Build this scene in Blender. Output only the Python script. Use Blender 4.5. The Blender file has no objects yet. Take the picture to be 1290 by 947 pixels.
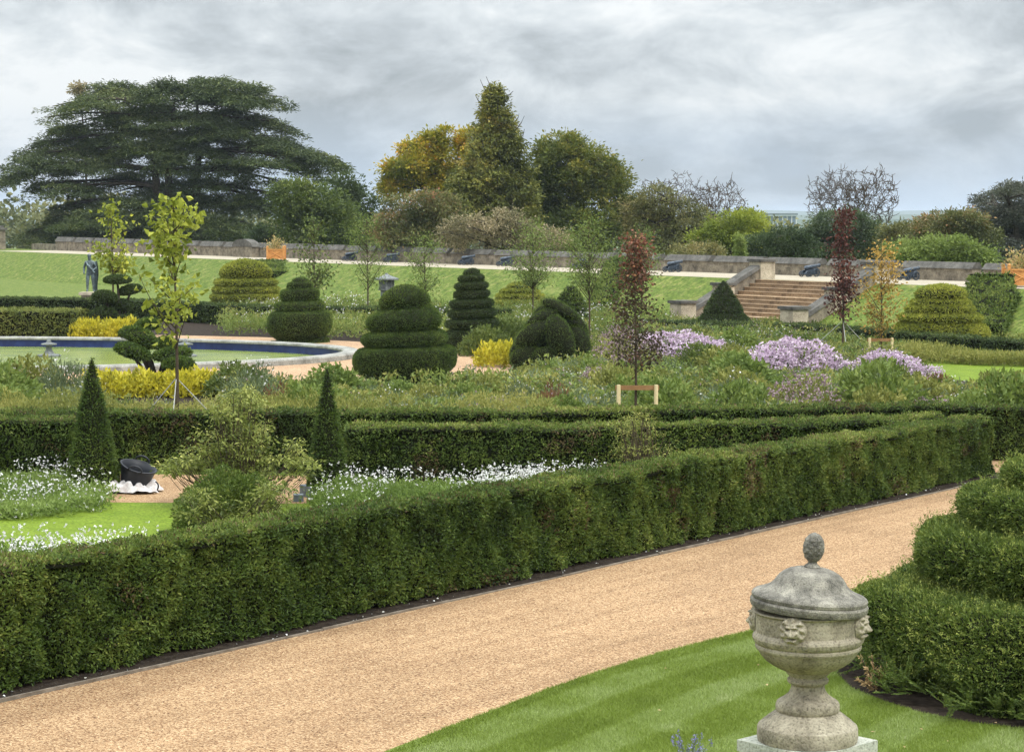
import bpy, math, random
import numpy as np
from mathutils import Vector, Matrix
R = np.random.default_rng(11)
random.seed(5)
S = bpy.context.scene
COL = S.collection

# ---------------------------------------------------------------- survey of the place (metres)
F, CX, CY, Y0, H = 2760.0, 645.0, 473.5, 275.0, 4.8
PITCH = math.atan((CY - Y0) / F)
SP, CP = math.sin(PITCH), math.cos(PITCH)

def G(px, py, z=0.0):
    u, v = (px - CX) / F, (CY - py) / F
    d = np.array([u, CP + v * SP, -SP + v * CP])
    k = (z - H) / d[2]
    return np.array([0, 0, H]) + k * d

def zat(py, y):
    v = (CY - py) / F
    return H + y * (-SP + v * CP) / (CP + v * SP)

def atx(px, y, z=0.0):
    return (px - CX) / F * (y * CP - (z - H) * SP)

def at(px, py, y):
    z = zat(py, y)
    return np.array([atx(px, y, z), y, z])

def proj(p):
    x, y, z = p
    zc = y * CP - (z - H) * SP
    yc = y * SP + (z - H) * CP
    return CX + F * x / zc, CY - F * yc / zc

def mpp(d):
    return d / F

# terrace frame: s runs outwards over the bank, t along the terrace edge
TZ = 2.0
_a, _b = G(1230, 362, TZ), G(500, 335, TZ)
T0 = _a.copy()
TA = (_b - _a); TA[2] = 0; TA /= np.linalg.norm(TA)
TN = np.array([-TA[1], TA[0], 0.0])
if TN[1] < 0: TN = -TN

def Tw(s, t, z=0.0):
    p = T0 + s * TN + t * TA
    return np.array([p[0], p[1], z])

def t_at(px, s, z=0.0):
    lo, hi = -60.0, 220.0
    for _ in range(60):
        m = (lo + hi) / 2
        if proj(Tw(s, m, z))[0] > px: lo = m
        else: hi = m
    return (lo + hi) / 2

SB = -4.0   # foot of the bank
_ts = np.array([-500, SB, 0, 6.6, 7.2, 40, 130, 400, 12000.])
_tz = np.array([0, 0, TZ, TZ, 0.4, -3.5, -10, -26, -40.])
def terr_s(s): return np.interp(s, _ts, _tz)
def terr(x, y):
    s = (np.asarray(x) - T0[0]) * TN[0] + (np.asarray(y) - T0[1]) * TN[1]
    return terr_s(s)

# ---------------------------------------------------------------- numpy helpers
def nrmz(v):
    return v / np.maximum(np.linalg.norm(v, axis=-1, keepdims=True), 1e-9)

_perm = np.random.default_rng(3).random((64, 64, 64)).astype(np.float32)
def noise(p, sc=1.0):
    p = np.asarray(p, float) * sc + 1000.0
    i = np.floor(p).astype(int); f = p - i
    f = f * f * (3 - 2 * f)
    i0, i1 = i & 63, (i + 1) & 63
    r = 0
    for a in (0, 1):
        for b in (0, 1):
            for c in (0, 1):
                w = (f[..., 0] if a else 1 - f[..., 0]) * (f[..., 1] if b else 1 - f[..., 1]) * (f[..., 2] if c else 1 - f[..., 2])
                r = r + w * _perm[(i1 if a else i0)[..., 0], (i1 if b else i0)[..., 1], (i1 if c else i0)[..., 2]]
    return r

def gridfaces(nu, nv, cu=False, cv=False):
    a = np.arange(nu if cu else nu - 1); b = np.arange(nv if cv else nv - 1)
    A, B = np.meshgrid(a, b, indexing='ij')
    A2, B2 = (A + 1) % nu, (B + 1) % nv
    return np.stack([A * nv + B, A2 * nv + B, A2 * nv + B2, A * nv + B2], -1).reshape(-1, 4)

def scatter_grid(V, n, cu=False, cv=False, flip=False):
    nu, nv = V.shape[:2]
    f = gridfaces(nu, nv, cu, cv); P = V.reshape(-1, 3)
    q = P[f]
    nr = np.cross(q[:, 2] - q[:, 0], q[:, 3] - q[:, 1])
    ar = np.linalg.norm(nr, axis=1)
    k = R.choice(len(f), n, p=ar / ar.sum())
    u, v = R.random(n)[:, None], R.random(n)[:, None]
    q = q[k]
    pts = (q[:, 0] * (1 - u) + q[:, 1] * u) * (1 - v) + (q[:, 3] * (1 - u) + q[:, 2] * u) * v
    nn = nrmz(nr[k])
    return pts, (-nn if flip else nn)

def grid_area(V, cu=False, cv=False):
    f = gridfaces(V.shape[0], V.shape[1], cu, cv); q = V.reshape(-1, 3)[f]
    return 0.5 * np.linalg.norm(np.cross(q[:, 2] - q[:, 0], q[:, 3] - q[:, 1]), axis=1).sum()

class Geo:
    """collects faces and links them as ONE mesh object"""
    def __init__(s):
        s.V = []; s.F = []; s.M = []; s.T = []; s.S = []; s.n = 0; s.sharp = 0
    def add(s, V, Fa, mat=0, tint=0.5, smooth=False):
        V = np.asarray(V, float).reshape(-1, 3); Fa = np.asarray(Fa, int)
        if len(Fa) == 0: return s
        s.V.append(V); s.F.append(Fa + s.n); s.n += len(V)
        s.M.append(np.full(len(Fa), mat)); s.S.append(np.full(len(Fa), smooth))
        s.T.append(np.broadcast_to(np.asarray(tint, float), (len(Fa),)))
        return s
    def grid(s, V, mat=0, tint=0.5, smooth=True, cu=False, cv=False):
        return s.add(V, gridfaces(V.shape[0], V.shape[1], cu, cv), mat, tint, smooth)
    def hexa(s, c, mat=0, tint=0.5):
        # c: 4 bottom corners in order, 4 top corners in order
        f = [[0, 3, 2, 1], [4, 5, 6, 7], [0, 1, 5, 4], [1, 2, 6, 5], [2, 3, 7, 6], [3, 0, 4, 7]]
        return s.add(c, f, mat, tint)
    def box(s, c, size, rot=0.0, mat=0, tint=0.5):
        x, y, z = np.array(size) / 2
        p = np.array([[-x, -y, -z], [x, -y, -z], [x, y, -z], [-x, y, -z], [-x, -y, z], [x, -y, z], [x, y, z], [-x, y, z]])
        cr, sr = math.cos(rot), math.sin(rot)
        q = p.copy(); q[:, 0] = p[:, 0] * cr - p[:, 1] * sr; q[:, 1] = p[:, 0] * sr + p[:, 1] * cr
        return s.hexa(q + np.array(c), mat, tint)
    def ts(s, s0, s1, t0, t1, z0, z1, mat=0, tint=0.5):
        c = [Tw(s0, t0, z0), Tw(s1, t0, z0), Tw(s1, t1, z0), Tw(s0, t1, z0), Tw(s0, t0, z1), Tw(s1, t0, z1), Tw(s1, t1, z1), Tw(s0, t1, z1)]
        return s.hexa(c, mat, tint)
    def tube(s, P, r, k=6, mat=0, tint=0.5, cap=True):
        P = np.asarray(P, float); n = len(P); r = np.broadcast_to(np.asarray(r, float), (n,))
        d = nrmz(np.gradient(P, axis=0))
        ref = np.where(np.abs(d[:, 2:3]) > 0.9, np.array([[1, 0, 0.]]), np.array([[0, 0, 1.]]))
        a = nrmz(np.cross(d, ref)); b = np.cross(d, a)
        th = np.arange(k) * 2 * math.pi / k
        V = P[:, None] + r[:, None, None] * (np.cos(th)[None, :, None] * a[:, None] + np.sin(th)[None, :, None] * b[:, None])
        s.grid(V, mat, tint, True, cv=True)
        if cap:
            for e, o in ((0, 1), (n - 1, -1)):
                s.add(V[e], [list(range(k))[::o]], mat, tint)
        return s
    def lathe(s, prof, c=(0, 0, 0), k=32, mat=0, tint=0.5, smooth=True):
        prof = np.asarray(prof, float); th = np.arange(k) * 2 * math.pi / k
        V = np.stack([prof[:, 0][:, None] * np.cos(th), prof[:, 0][:, None] * np.sin(th), np.repeat(prof[:, 1][:, None], k, 1)], -1) + np.array(c)
        s.grid(V, mat, tint, smooth, cv=True); s.sharp = 28
        return s
    def ell(s, c, r, k=12, mat=0, tint=0.5, rot=None):
        u = np.linspace(0.02, math.pi - 0.02, k); v = np.arange(k * 2) * math.pi / k
        U, W = np.meshgrid(u, v, indexing='ij')
        V = np.stack([np.sin(U) * np.cos(W), np.sin(U) * np.sin(W), np.cos(U)], -1) * np.array(r)
        if rot is not None: V = V @ np.array(rot).T
        s.grid(V + np.array(c), mat, tint, True, cv=True)
        return s
    def leaves(s, P, D, size, asp=0.45, mat=0, tint=0.5, fold=0.12, up=None):
        """one four-cornered leaf at each point P, growing along D"""
        n = len(P)
        if n == 0: return s
        D = nrmz(D); size = np.broadcast_to(np.asarray(size, float), (n,))[:, None]
        rnd = R.normal(size=(n, 3)) if up is None else np.array(up)[None] + R.normal(size=(n, 3)) * 0.55
        b = nrmz(np.cross(D, rnd)); nn = np.cross(b, D)
        w = size * asp * 0.5
        mid = P + D * size * 0.45 + nn * size * fold
        V = np.stack([P, mid + b * w, P + D * size, mid - b * w], 1).reshape(-1, 3)
        return s.add(V, np.arange(4 * n).reshape(n, 4), mat, tint)
    def blades(s, P, D, size, w, mat=0, tint=0.5):
        n = len(P); D = nrmz(D); size = np.broadcast_to(np.asarray(size, float), (n,))[:, None]
        b = nrmz(np.cross(D, R.normal(size=(n, 3)))) * w / 2
        V = np.stack([P - b, P + b, P + D * size], 1).reshape(-1, 3)
        return s.add(V, np.arange(3 * n).reshape(n, 3), mat, tint)
    def mesh(s, name, mats, origin):
        V = np.concatenate(s.V) - origin
        me = bpy.data.meshes.new(name)
        me.vertices.add(len(V)); me.vertices.foreach_set('co', V.astype(np.float32).ravel())
        sizes = np.concatenate([np.full(len(f), f.shape[1]) for f in s.F])
        loops = np.concatenate([f.ravel() for f in s.F])
        me.loops.add(len(loops)); me.loops.foreach_set('vertex_index', loops.astype(np.int32))
        me.polygons.add(len(sizes))
        me.polygons.foreach_set('loop_start', (np.cumsum(sizes) - sizes).astype(np.int32))
        me.polygons.foreach_set('material_index', np.concatenate(s.M).astype(np.int32))
        me.polygons.foreach_set('use_smooth', np.concatenate(s.S))
        at_ = me.attributes.new('tint', 'FLOAT', 'FACE')
        at_.data.foreach_set('value', np.concatenate(s.T).astype(np.float32))
        me.update(calc_edges=True)
        if s.sharp: me.set_sharp_from_angle(angle=math.radians(s.sharp))
        for m in (mats if isinstance(mats, (list, tuple)) else [mats]):
            me.materials.append(m)
        return me
    def build(s, name, mats, parent=None, origin=None):
        if origin is None:
            A = np.concatenate(s.V); lo, hi = A.min(0), A.max(0)
            origin = np.array([(lo[0] + hi[0]) / 2, (lo[1] + hi[1]) / 2, lo[2]])
        origin = np.array(origin, float)
        o = bpy.data.objects.new(name, s.mesh(name, mats, origin))
        COL.objects.link(o)
        WL[o.name] = origin
        if parent is not None:
            o.parent = parent
            o.location = Vector(origin - WL[parent.name])
        else:
            o.location = Vector(origin)
        return o

WL = {}
def tag(o, label=None, cat=None, group=None, kind=None):
    if label: o['label'] = label
    if cat: o['category'] = cat
    if group: o['group'] = group
    if kind: o['kind'] = kind
    return o

def thing(name, label, cat, loc=(0, 0, 0), group=None):
    o = bpy.data.objects.new(name, None); COL.objects.link(o)
    o.empty_display_size = 0.2
    o.location = Vector(loc); WL[o.name] = np.array(loc, float)
    return tag(o, label, cat, group)

def copy_tree(o, parent=None):
    c = o.copy(); COL.objects.link(c); c.parent = parent
    for ch in list(o.children): copy_tree(ch, c)
    return c

# ---------------------------------------------------------------- materials
def newmat(name):
    m = bpy.data.materials.new(name); m.use_nodes = True
    nt = m.node_tree; nt.nodes.clear()
    return m, nt, nt.nodes, nt.links

def ramp(nd, stops):
    r = nd.new('ShaderNodeValToRGB'); e = r.color_ramp.elements
    while len(e) < len(stops): e.new(0.5)
    for k, (p, c) in enumerate(stops):
        e[k].position = p; e[k].color = (*c, 1)
    return r

def leafmat(name, stops, transl=0.25, rough=0.55, spec=0.25):
    m, nt, nd, lk = newmat(name)
    a = nd.new('ShaderNodeAttribute'); a.attribute_name = 'tint'
    r = ramp(nd, stops); lk.new(a.outputs['Fac'], r.inputs[0])
    p = nd.new('ShaderNodeBsdfPrincipled'); p.inputs['Roughness'].default_value = rough
    p.inputs['Specular IOR Level'].default_value = spec
    lk.new(r.outputs[0], p.inputs['Base Color'])
    o = nd.new('ShaderNodeOutputMaterial')
    if transl > 0:
        t = nd.new('ShaderNodeBsdfTranslucent'); lk.new(r.outputs[0], t.inputs[0])
        x = nd.new('ShaderNodeMixShader'); x.inputs[0].default_value = transl
        lk.new(p.outputs[0], x.inputs[1]); lk.new(t.outputs[0], x.inputs[2]); lk.new(x.outputs[0], o.inputs[0])
    else:
        lk.new(p.outputs[0], o.inputs[0])
    return m

def plain(name, col, rough=0.6, metal=0.0, spec=0.3, var=0.15, scale=8.0, col2=None, bump=0.0, bscale=40.0, detail=4.0, coord='Object', lo=0.35, hi=0.65):
    m, nt, nd, lk = newmat(name)
    tc = nd.new('ShaderNodeTexCoord')
    n = nd.new('ShaderNodeTexNoise'); n.inputs['Scale'].default_value = scale; n.inputs['Detail'].default_value = detail
    n.inputs['Roughness'].default_value = 0.65
    lk.new(tc.outputs[coord], n.inputs['Vector'])
    c2 = col2 if col2 else tuple(x * (1 - var * 2) for x in col)
    r = ramp(nd, [(lo, c2), (hi, col)]); lk.new(n.outputs['Fac'], r.inputs[0])
    p = nd.new('ShaderNodeBsdfPrincipled'); p.inputs['Roughness'].default_value = rough; p.inputs['Metallic'].default_value = metal
    p.inputs['Specular IOR Level'].default_value = spec
    lk.new(r.outputs[0], p.inputs['Base Color'])
    if bump:
        n2 = nd.new('ShaderNodeTexNoise'); n2.inputs['Scale'].default_value = bscale; n2.inputs['Detail'].default_value = 5
        lk.new(tc.outputs[coord], n2.inputs['Vector'])
        b = nd.new('ShaderNodeBump'); b.inputs['Strength'].default_value = bump; b.inputs['Distance'].default_value = 0.02
        lk.new(n2.outputs['Fac'], b.inputs['Height']); lk.new(b.outputs[0], p.inputs['Normal'])
    o = nd.new('ShaderNodeOutputMaterial'); lk.new(p.outputs[0], o.inputs[0])
    return m

def gravelmat(name, stops, scale, big=0.5, ang=False):
    m, nt, nd, lk = newmat(name)
    tc = nd.new('ShaderNodeTexCoord')
    v = nd.new('ShaderNodeTexVoronoi'); v.inputs['Scale'].default_value = scale
    lk.new(tc.outputs['Object'], v.inputs['Vector'])
    sep = nd.new('ShaderNodeSeparateColor'); lk.new(v.outputs['Color'], sep.inputs[0])
    r = ramp(nd, stops); lk.new(sep.outputs[0], r.inputs[0])
    n = nd.new('ShaderNodeTexNoise'); n.inputs['Scale'].default_value = big; n.inputs['Detail'].default_value = 6; n.inputs['Roughness'].default_value = 0.7
    lk.new(tc.outputs['Object'], n.inputs['Vector'])
    r2 = ramp(nd, [(0.3, (0.80, 0.77, 0.74)), (0.7, (1.06, 1.05, 1.03))]); lk.new(n.outputs['Fac'], r2.inputs[0])
    mx = nd.new('ShaderNodeMix'); mx.data_type = 'RGBA'; mx.blend_type = 'MULTIPLY'; mx.inputs[0].default_value = 1.0
    lk.new(r.outputs[0], mx.inputs[6]); lk.new(r2.outputs[0], mx.inputs[7])
    if ang:   # faint wheel and rake marks run along the walk
        mp = nd.new('ShaderNodeMapping'); mp.inputs['Rotation'].default_value = (0, 0, -math.atan2(.8, .6)); mp.inputs['Scale'].default_value = (.10, 2.6, 1); mp.vector_type = 'POINT'
        vr = nd.new('ShaderNodeVectorRotate'); vr.rotation_type = 'Z_AXIS'; vr.inputs['Angle'].default_value = -math.atan2(.8, .6)
        lk.new(tc.outputs['Object'], vr.inputs['Vector']); mp.inputs['Rotation'].default_value = (0, 0, 0); lk.new(vr.outputs[0], mp.inputs[0])
        n3 = nd.new('ShaderNodeTexNoise'); n3.inputs['Scale'].default_value = 1.0; n3.inputs['Detail'].default_value = 4; lk.new(mp.outputs[0], n3.inputs['Vector'])
        r3 = ramp(nd, [(.32, (.84, .82, .80)), (.6, (1.06, 1.06, 1.05))]); lk.new(n3.outputs['Fac'], r3.inputs[0])
        m2 = nd.new('ShaderNodeMix'); m2.data_type = 'RGBA'; m2.blend_type = 'MULTIPLY'; m2.inputs[0].default_value = 1
        lk.new(mx.outputs[2], m2.inputs[6]); lk.new(r3.outputs[0], m2.inputs[7]); mx = m2
    p = nd.new('ShaderNodeBsdfPrincipled'); p.inputs['Roughness'].default_value = 0.85; p.inputs['Specular IOR Level'].default_value = 0.15
    lk.new(mx.outputs[2], p.inputs['Base Color'])
    b = nd.new('ShaderNodeBump'); b.inputs['Strength'].default_value = 0.5; b.inputs['Distance'].default_value = 0.01
    lk.new(v.outputs['Distance'], b.inputs['Height']); b.invert = True
    lk.new(b.outputs[0], p.inputs['Normal'])
    o = nd.new('ShaderNodeOutputMaterial'); lk.new(p.outputs[0], o.inputs[0])
    return m

M = {}
M['yew'] = leafmat('yew_leaf', [(0, (.026, .048, .009)), (.35, (.070, .115, .018)), (.75, (.155, .205, .036)), (1, (.29, .31, .07))], .18)
M['yew_deep'] = leafmat('yew_leaf_deep', [(0, (.022, .040, .011)), (.5, (.058, .090, .022)), (1, (.125, .155, .040))], .15)
M['yew_fresh'] = leafmat('yew_leaf_fresh', [(0, (.040, .070, .012)), (.5, (.115, .165, .028)), (1, (.30, .33, .07))], .2)
M['olive'] = leafmat('olive_leaf', [(0, (.085, .115, .025)), (.5, (.19, .22, .05)), (1, (.32, .31, .09))], .22)
M['golden'] = leafmat('golden_yew_leaf', [(0, (.13, .16, .025)), (.5, (.32, .34, .050)), (1, (.58, .54, .09))], .25)
M['yellow'] = leafmat('yellow_leaf', [(0, (.17, .18, .02)), (.4, (.48, .43, .03)), (1, (.76, .66, .07))], .25)
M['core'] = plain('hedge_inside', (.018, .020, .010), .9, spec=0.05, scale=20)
M['brown_yew'] = leafmat('browned_yew_leaf', [(0, (.05, .035, .016)), (.5, (.13, .090, .038)), (1, (.24, .19, .085))], .15)
M['twig'] = plain('twig_bark', (.10, .075, .05), .85, spec=0.1, scale=12)
M['bark'] = plain('tree_bark', (.085, .07, .055), .9, spec=0.1, scale=4, col2=(.035, .028, .022), bump=.4, bscale=12)
M['soil'] = plain('dark_soil', (.050, .038, .028), .95, spec=0.08, scale=9, col2=(.018, .013, .010), bump=.8, bscale=50)
M['gravel'] = gravelmat('path_gravel', [(0, (.085, .044, .023)), (.2, (.250, .142, .075)), (.62, (.385, .248, .134)), (1, (.57, .415, .25))], 70, ang=True)
M['gravel_far'] = gravelmat('garden_gravel', [(0, (.28, .165, .10)), (.5, (.40, .26, .155)), (1, (.52, .37, .23))], 25)
M['terrace'] = gravelmat('terrace_gravel', [(0, (.30, .26, .20)), (.5, (.385, .34, .26)), (1, (.47, .42, .33))], 25)
# ---------------------------------------------------------------- sky, sun, camera
SUN_EL, SUN_AZ = math.radians(50), math.radians(132)      # azimuth clockwise from +Y: high, behind the viewer's right shoulder
w = bpy.data.worlds.new('World'); S.world = w; w.use_nodes = True
nt = w.node_tree; nt.nodes.clear(); nd, lk = nt.nodes, nt.links
sky = nd.new('ShaderNodeTexSky'); sky.sky_type = 'NISHITA'; sky.sun_disc = False
sky.sun_elevation = SUN_EL; sky.sun_rotation = SUN_AZ; sky.air_density = 1.0; sky.dust_density = 1.5
tc = nd.new('ShaderNodeTexCoord')
sx = nd.new('ShaderNodeSeparateXYZ'); lk.new(tc.outputs['Generated'], sx.inputs[0])
def mnode(op, a, b=None, clamp=False):
    n = nd.new('ShaderNodeMath'); n.operation = op; n.use_clamp = clamp
    for k, v in enumerate((a, b)):
        if v is None: continue
        if isinstance(v, (int, float)): n.inputs[k].default_value = v
        else: lk.new(v, n.inputs[k])
    return n.outputs[0]
zc = mnode('MAXIMUM', sx.outputs[2], 0.0)
def skynoise(scale, detail, rough, off, dist=0.0, flat=2.6):
    mp = nd.new('ShaderNodeMapping'); mp.inputs['Location'].default_value = off; mp.inputs['Scale'].default_value = (1, 1, flat)
    lk.new(tc.outputs['Generated'], mp.inputs[0])
    n = nd.new('ShaderNodeTexNoise'); n.inputs['Scale'].default_value = scale; n.inputs['Detail'].default_value = detail
    n.inputs['Roughness'].default_value = rough; n.inputs['Distortion'].default_value = dist
    lk.new(mp.outputs[0], n.inputs['Vector']); return n.outputs['Fac']
n1 = skynoise(5.5, 5, 0.5, (3.1, 1.7, 0), 0.4)
n2 = skynoise(15, 9, 0.62, (8.0, 4.0, 2.0), 0.3, 2.0)
cl = mnode('ADD', mnode('MULTIPLY', n1, 0.56), mnode('MULTIPLY', n2, 0.44))
cr = ramp(nd, [(0.40, (.36, .40, .425)), (0.465, (.49, .535, .565)), (0.52, (.62, .665, .69)), (0.585, (.77, .80, .81))])
lk.new(cl, cr.inputs[0])
# overcast skies brighten towards the zenith
gr = mnode('ADD', mnode('ADD', mnode('MULTIPLY', zc, 0.8), mnode('MULTIPLY', mnode('MULTIPLY', zc, zc), 3.9)), 0.97)
vm = nd.new('ShaderNodeVectorMath'); vm.operation = 'SCALE'; lk.new(cr.outputs[0], vm.inputs[0]); lk.new(mnode('MULTIPLY', gr, 10.0), vm.inputs[3])
# cloud cover thins out low over the horizon where pale blue shows
thin = mnode('SUBTRACT', 0.055, sx.outputs[2]); thin = mnode('MULTIPLY', thin, 20.0, True)
n3 = skynoise(7, 3, 0.5, (1.0, 9.0, 0))
thin = mnode('MULTIPLY', thin, mnode('MULTIPLY', mnode('SUBTRACT', n3, 0.28), 5.0, True), True)
blue = nd.new('ShaderNodeMix'); blue.data_type = 'RGBA'; blue.inputs[6].default_value = (5.2, 6.4, 7.9, 1)
lk.new(sky.outputs[0], blue.inputs[7]); blue.inputs[0].default_value = 0.12
mx = nd.new('ShaderNodeMix'); mx.data_type = 'RGBA'
lk.new(mnode('MULTIPLY', thin, 0.85), mx.inputs[0]); lk.new(vm.outputs[0], mx.inputs[6]); lk.new(blue.outputs[2], mx.inputs[7])
bg = nd.new('ShaderNodeBackground'); bg.inputs['Strength'].default_value = 0.1
lk.new(mx.outputs[2], bg.inputs['Color'])
wo = nd.new('ShaderNodeOutputWorld'); lk.new(bg.outputs[0], wo.inputs[0])

sl = bpy.data.lights.new('sun', 'SUN'); sl.energy = 1.5; sl.angle = math.radians(11); sl.color = (1.0, .955, .88)
so = bpy.data.objects.new('sun', sl); COL.objects.link(so)
dirv = Vector((math.sin(SUN_AZ) * math.cos(SUN_EL), math.cos(SUN_AZ) * math.cos(SUN_EL), math.sin(SUN_EL)))
so.rotation_euler = dirv.to_track_quat('Z', 'Y').to_euler(); so.location = (0, 0, 60)

cd = bpy.data.cameras.new('camera'); cam = bpy.data.objects.new('camera', cd); COL.objects.link(cam); S.camera = cam
cd.sensor_width = 36; cd.lens = 36 * F / 1290; cd.clip_start = 0.5; cd.clip_end = 30000
cam.location = (0, 0, H); cam.rotation_euler = (math.pi / 2 - PITCH, 0, 0)
S.view_settings.view_transform = 'Standard'; S.view_settings.look = 'None'; S.view_settings.exposure = 0.2; S.view_settings.gamma = 1
S.cycles.max_bounces = 5; S.cycles.diffuse_bounces = 3; S.cycles.glossy_bounces = 2; S.cycles.transmission_bounces = 3
S.cycles.use_denoising = True
S.cycles.use_adaptive_sampling = True; S.cycles.adaptive_threshold = 0.02

# ---------------------------------------------------------------- ground
def grassmat(name, stops, scale=3.0, stripe=0.0, fine=120):
    m, nt, nd, lk = newmat(name)
    tc = nd.new('ShaderNodeTexCoord')
    n = nd.new('ShaderNodeTexNoise'); n.inputs['Scale'].default_value = scale; n.inputs['Detail'].default_value = 7; n.inputs['Roughness'].default_value = .72
    lk.new(tc.outputs['Object'], n.inputs['Vector'])
    r = ramp(nd, stops); lk.new(n.outputs['Fac'], r.inputs[0])
    n2 = nd.new('ShaderNodeTexNoise'); n2.inputs['Scale'].default_value = fine; n2.inputs['Detail'].default_value = 3
    lk.new(tc.outputs['Object'], n2.inputs['Vector'])
    r2 = ramp(nd, [(.3, (.6, .6, .6)), (.7, (1.3, 1.3, 1.25))]); lk.new(n2.outputs['Fac'], r2.inputs[0])
    mm = nd.new('ShaderNodeMix'); mm.data_type = 'RGBA'; mm.blend_type = 'MULTIPLY'; mm.inputs[0].default_value = 1
    lk.new(r.outputs[0], mm.inputs[6]); lk.new(r2.outputs[0], mm.inputs[7])
    p = nd.new('ShaderNodeBsdfPrincipled'); p.inputs['Roughness'].default_value = .8; p.inputs['Specular IOR Level'].default_value = .1
    lk.new(mm.outputs[2], p.inputs['Base Color'])
    b = nd.new('ShaderNodeBump'); b.inputs['Strength'].default_value = .6; b.inputs['Distance'].default_value = .03
    lk.new(n2.outputs['Fac'], b.inputs['Height']); lk.new(b.outputs[0], p.inputs['Normal'])
    o = nd.new('ShaderNodeOutputMaterial'); lk.new(p.outputs[0], o.inputs[0])
    return m
M['bank'] = grassmat('bank_grass', [(.32, (.056, .090, .014)), (.45, (.092, .135, .022)), (.56, (.138, .170, .036)), (.68, (.24, .22, .085))], 2.2, fine=7)
M['lawn'] = grassmat('lawn_turf', [(.3, (.10, .145, .02)), (.7, (.16, .205, .04))], 2.0)
M['lush'] = grassmat('lush_lawn', [(.3, (.105, .165, .012)), (.7, (.175, .235, .025))], 1.8, fine=22)

ss = np.array([-420, -160, -60, -20, SB, -3.6, -2, -.4, 0, 3.3, 6.6, 7.2, 14, 25, 40, 80, 130, 220, 400, 900, 2500, 6000, 12000.])
tt = np.concatenate([[-8000, -3000, -900, -300, -120], np.linspace(-40, 240, 36), [300, 420, 700, 1500, 4000, 9000]])
V = np.array([[Tw(a, b, terr_s(a)) for b in tt] for a in ss])
import mathutils.geometry as mgeo
POND = (atx(447, 74.5) - 16.5, 76.0, 16.5, 9.3)
def pond_ring(k, n=96):
    a = np.arange(n) * 2 * math.pi / n
    return [np.array([POND[0] + (POND[2] + k) * math.cos(q), POND[1] + (POND[3] + k) * math.sin(q), 0.]) for q in a]
def tess(loops):
    pts = [p for l in loops for p in l]; f = []
    for t in mgeo.tessellate_polygon([[Vector(p) for p in l] for l in loops]):
        a, b, c = t
        f.append([a, b, c] if np.cross(pts[b] - pts[a], pts[c] - pts[a])[2] > 0 else [a, c, b])
    return np.array(pts), f
g = Geo()
ia, ib = int(np.where(ss == -60)[0][0]), int(np.where(ss == SB)[0][0])
ps = [((q - T0) @ TN, (q - T0) @ TA) for q in pond_ring(1)]
tlo, thi = min(q[1] for q in ps), max(q[1] for q in ps)
ja, jb = int(np.searchsorted(tt, tlo)) - 1, int(np.searchsorted(tt, thi))
fa = gridfaces(V.shape[0], V.shape[1]); nvv = V.shape[1]
keep = ~((fa[:, 0] // nvv >= ia) & (fa[:, 0] // nvv < ib) & (fa[:, 0] % nvv >= ja) & (fa[:, 0] % nvv < jb))
g.add(V, fa[keep], 0, .5)
outer = [V[ia, j] for j in range(ja, jb + 1)] + [V[i, jb] for i in range(ia + 1, ib + 1)] + [V[ib, j] for j in range(jb - 1, ja - 1, -1)] + [V[i, ja] for i in range(ib - 1, ia, -1)]
pv, pf = tess([outer, pond_ring(-.3)]); g.add(pv, pf, 0, .5)
tag(g.build('ground', M['bank'], origin=(0, 0, 0)), kind='structure')

def inpoly(p, poly):
    x, y = p[:, 0], p[:, 1]; r = np.zeros(len(p), bool); n = len(poly)
    for i in range(n):
        x1, y1 = poly[i][:2]; x2, y2 = poly[(i + 1) % n][:2]
        if y1 == y2: continue
        c = ((y1 > y) != (y2 > y)) & (x < (x2 - x1) * (y - y1) / (y2 - y1) + x1)
        r ^= c
    return r

def inpoly_pts(poly, n):
    poly = np.asarray(poly)[:, :2]; lo, hi = poly.min(0), poly.max(0); out = np.zeros((0, 2))
    while len(out) < n:
        q = lo + R.random((n * 2, 2)) * (hi - lo)
        out = np.concatenate([out, q[inpoly(q, poly)]])
    return out[:n]

def sheet(name, pts, z, mat, base=0.0, skirt=0.0, hole=None):
    if hole is not None:
        lift = np.array([0, 0, z]); loops = [[np.array([p[0], p[1], z]) for p in pts], [p + lift for p in hole]]
        pv, pf = tess(loops); g = Geo(); g.add(pv, pf, 0)
        return tag(g.build(name, mat, origin=(0, 0, 0)), kind='structure')
    pts = [np.array([p[0], p[1], z]) for p in pts]
    g = Geo(); n = len(pts)
    me_v = np.array(pts)
    if skirt:
        me_v = np.concatenate([me_v, me_v - np.array([0, 0, skirt])])
    import mathutils.geometry as mg
    tris = mg.tessellate_polygon([[Vector(p) for p in pts]])
    f = []
    for t in tris:
        a, b, c = t
        nz = np.cross(pts[b] - pts[a], pts[c] - pts[a])[2]
        f.append([a, b, c] if nz > 0 else [a, c, b])
    g.add(me_v, f, 0)
    if skirt:
        g.add(me_v, [[i, (i + 1) % n, (i + 1) % n + n, i + n] for i in range(n)], 0)
    return tag(g.build(name, mat, origin=(0, 0, 0)), kind='structure')

def gp(*pts): return [G(x, y) for x, y in pts]

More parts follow.
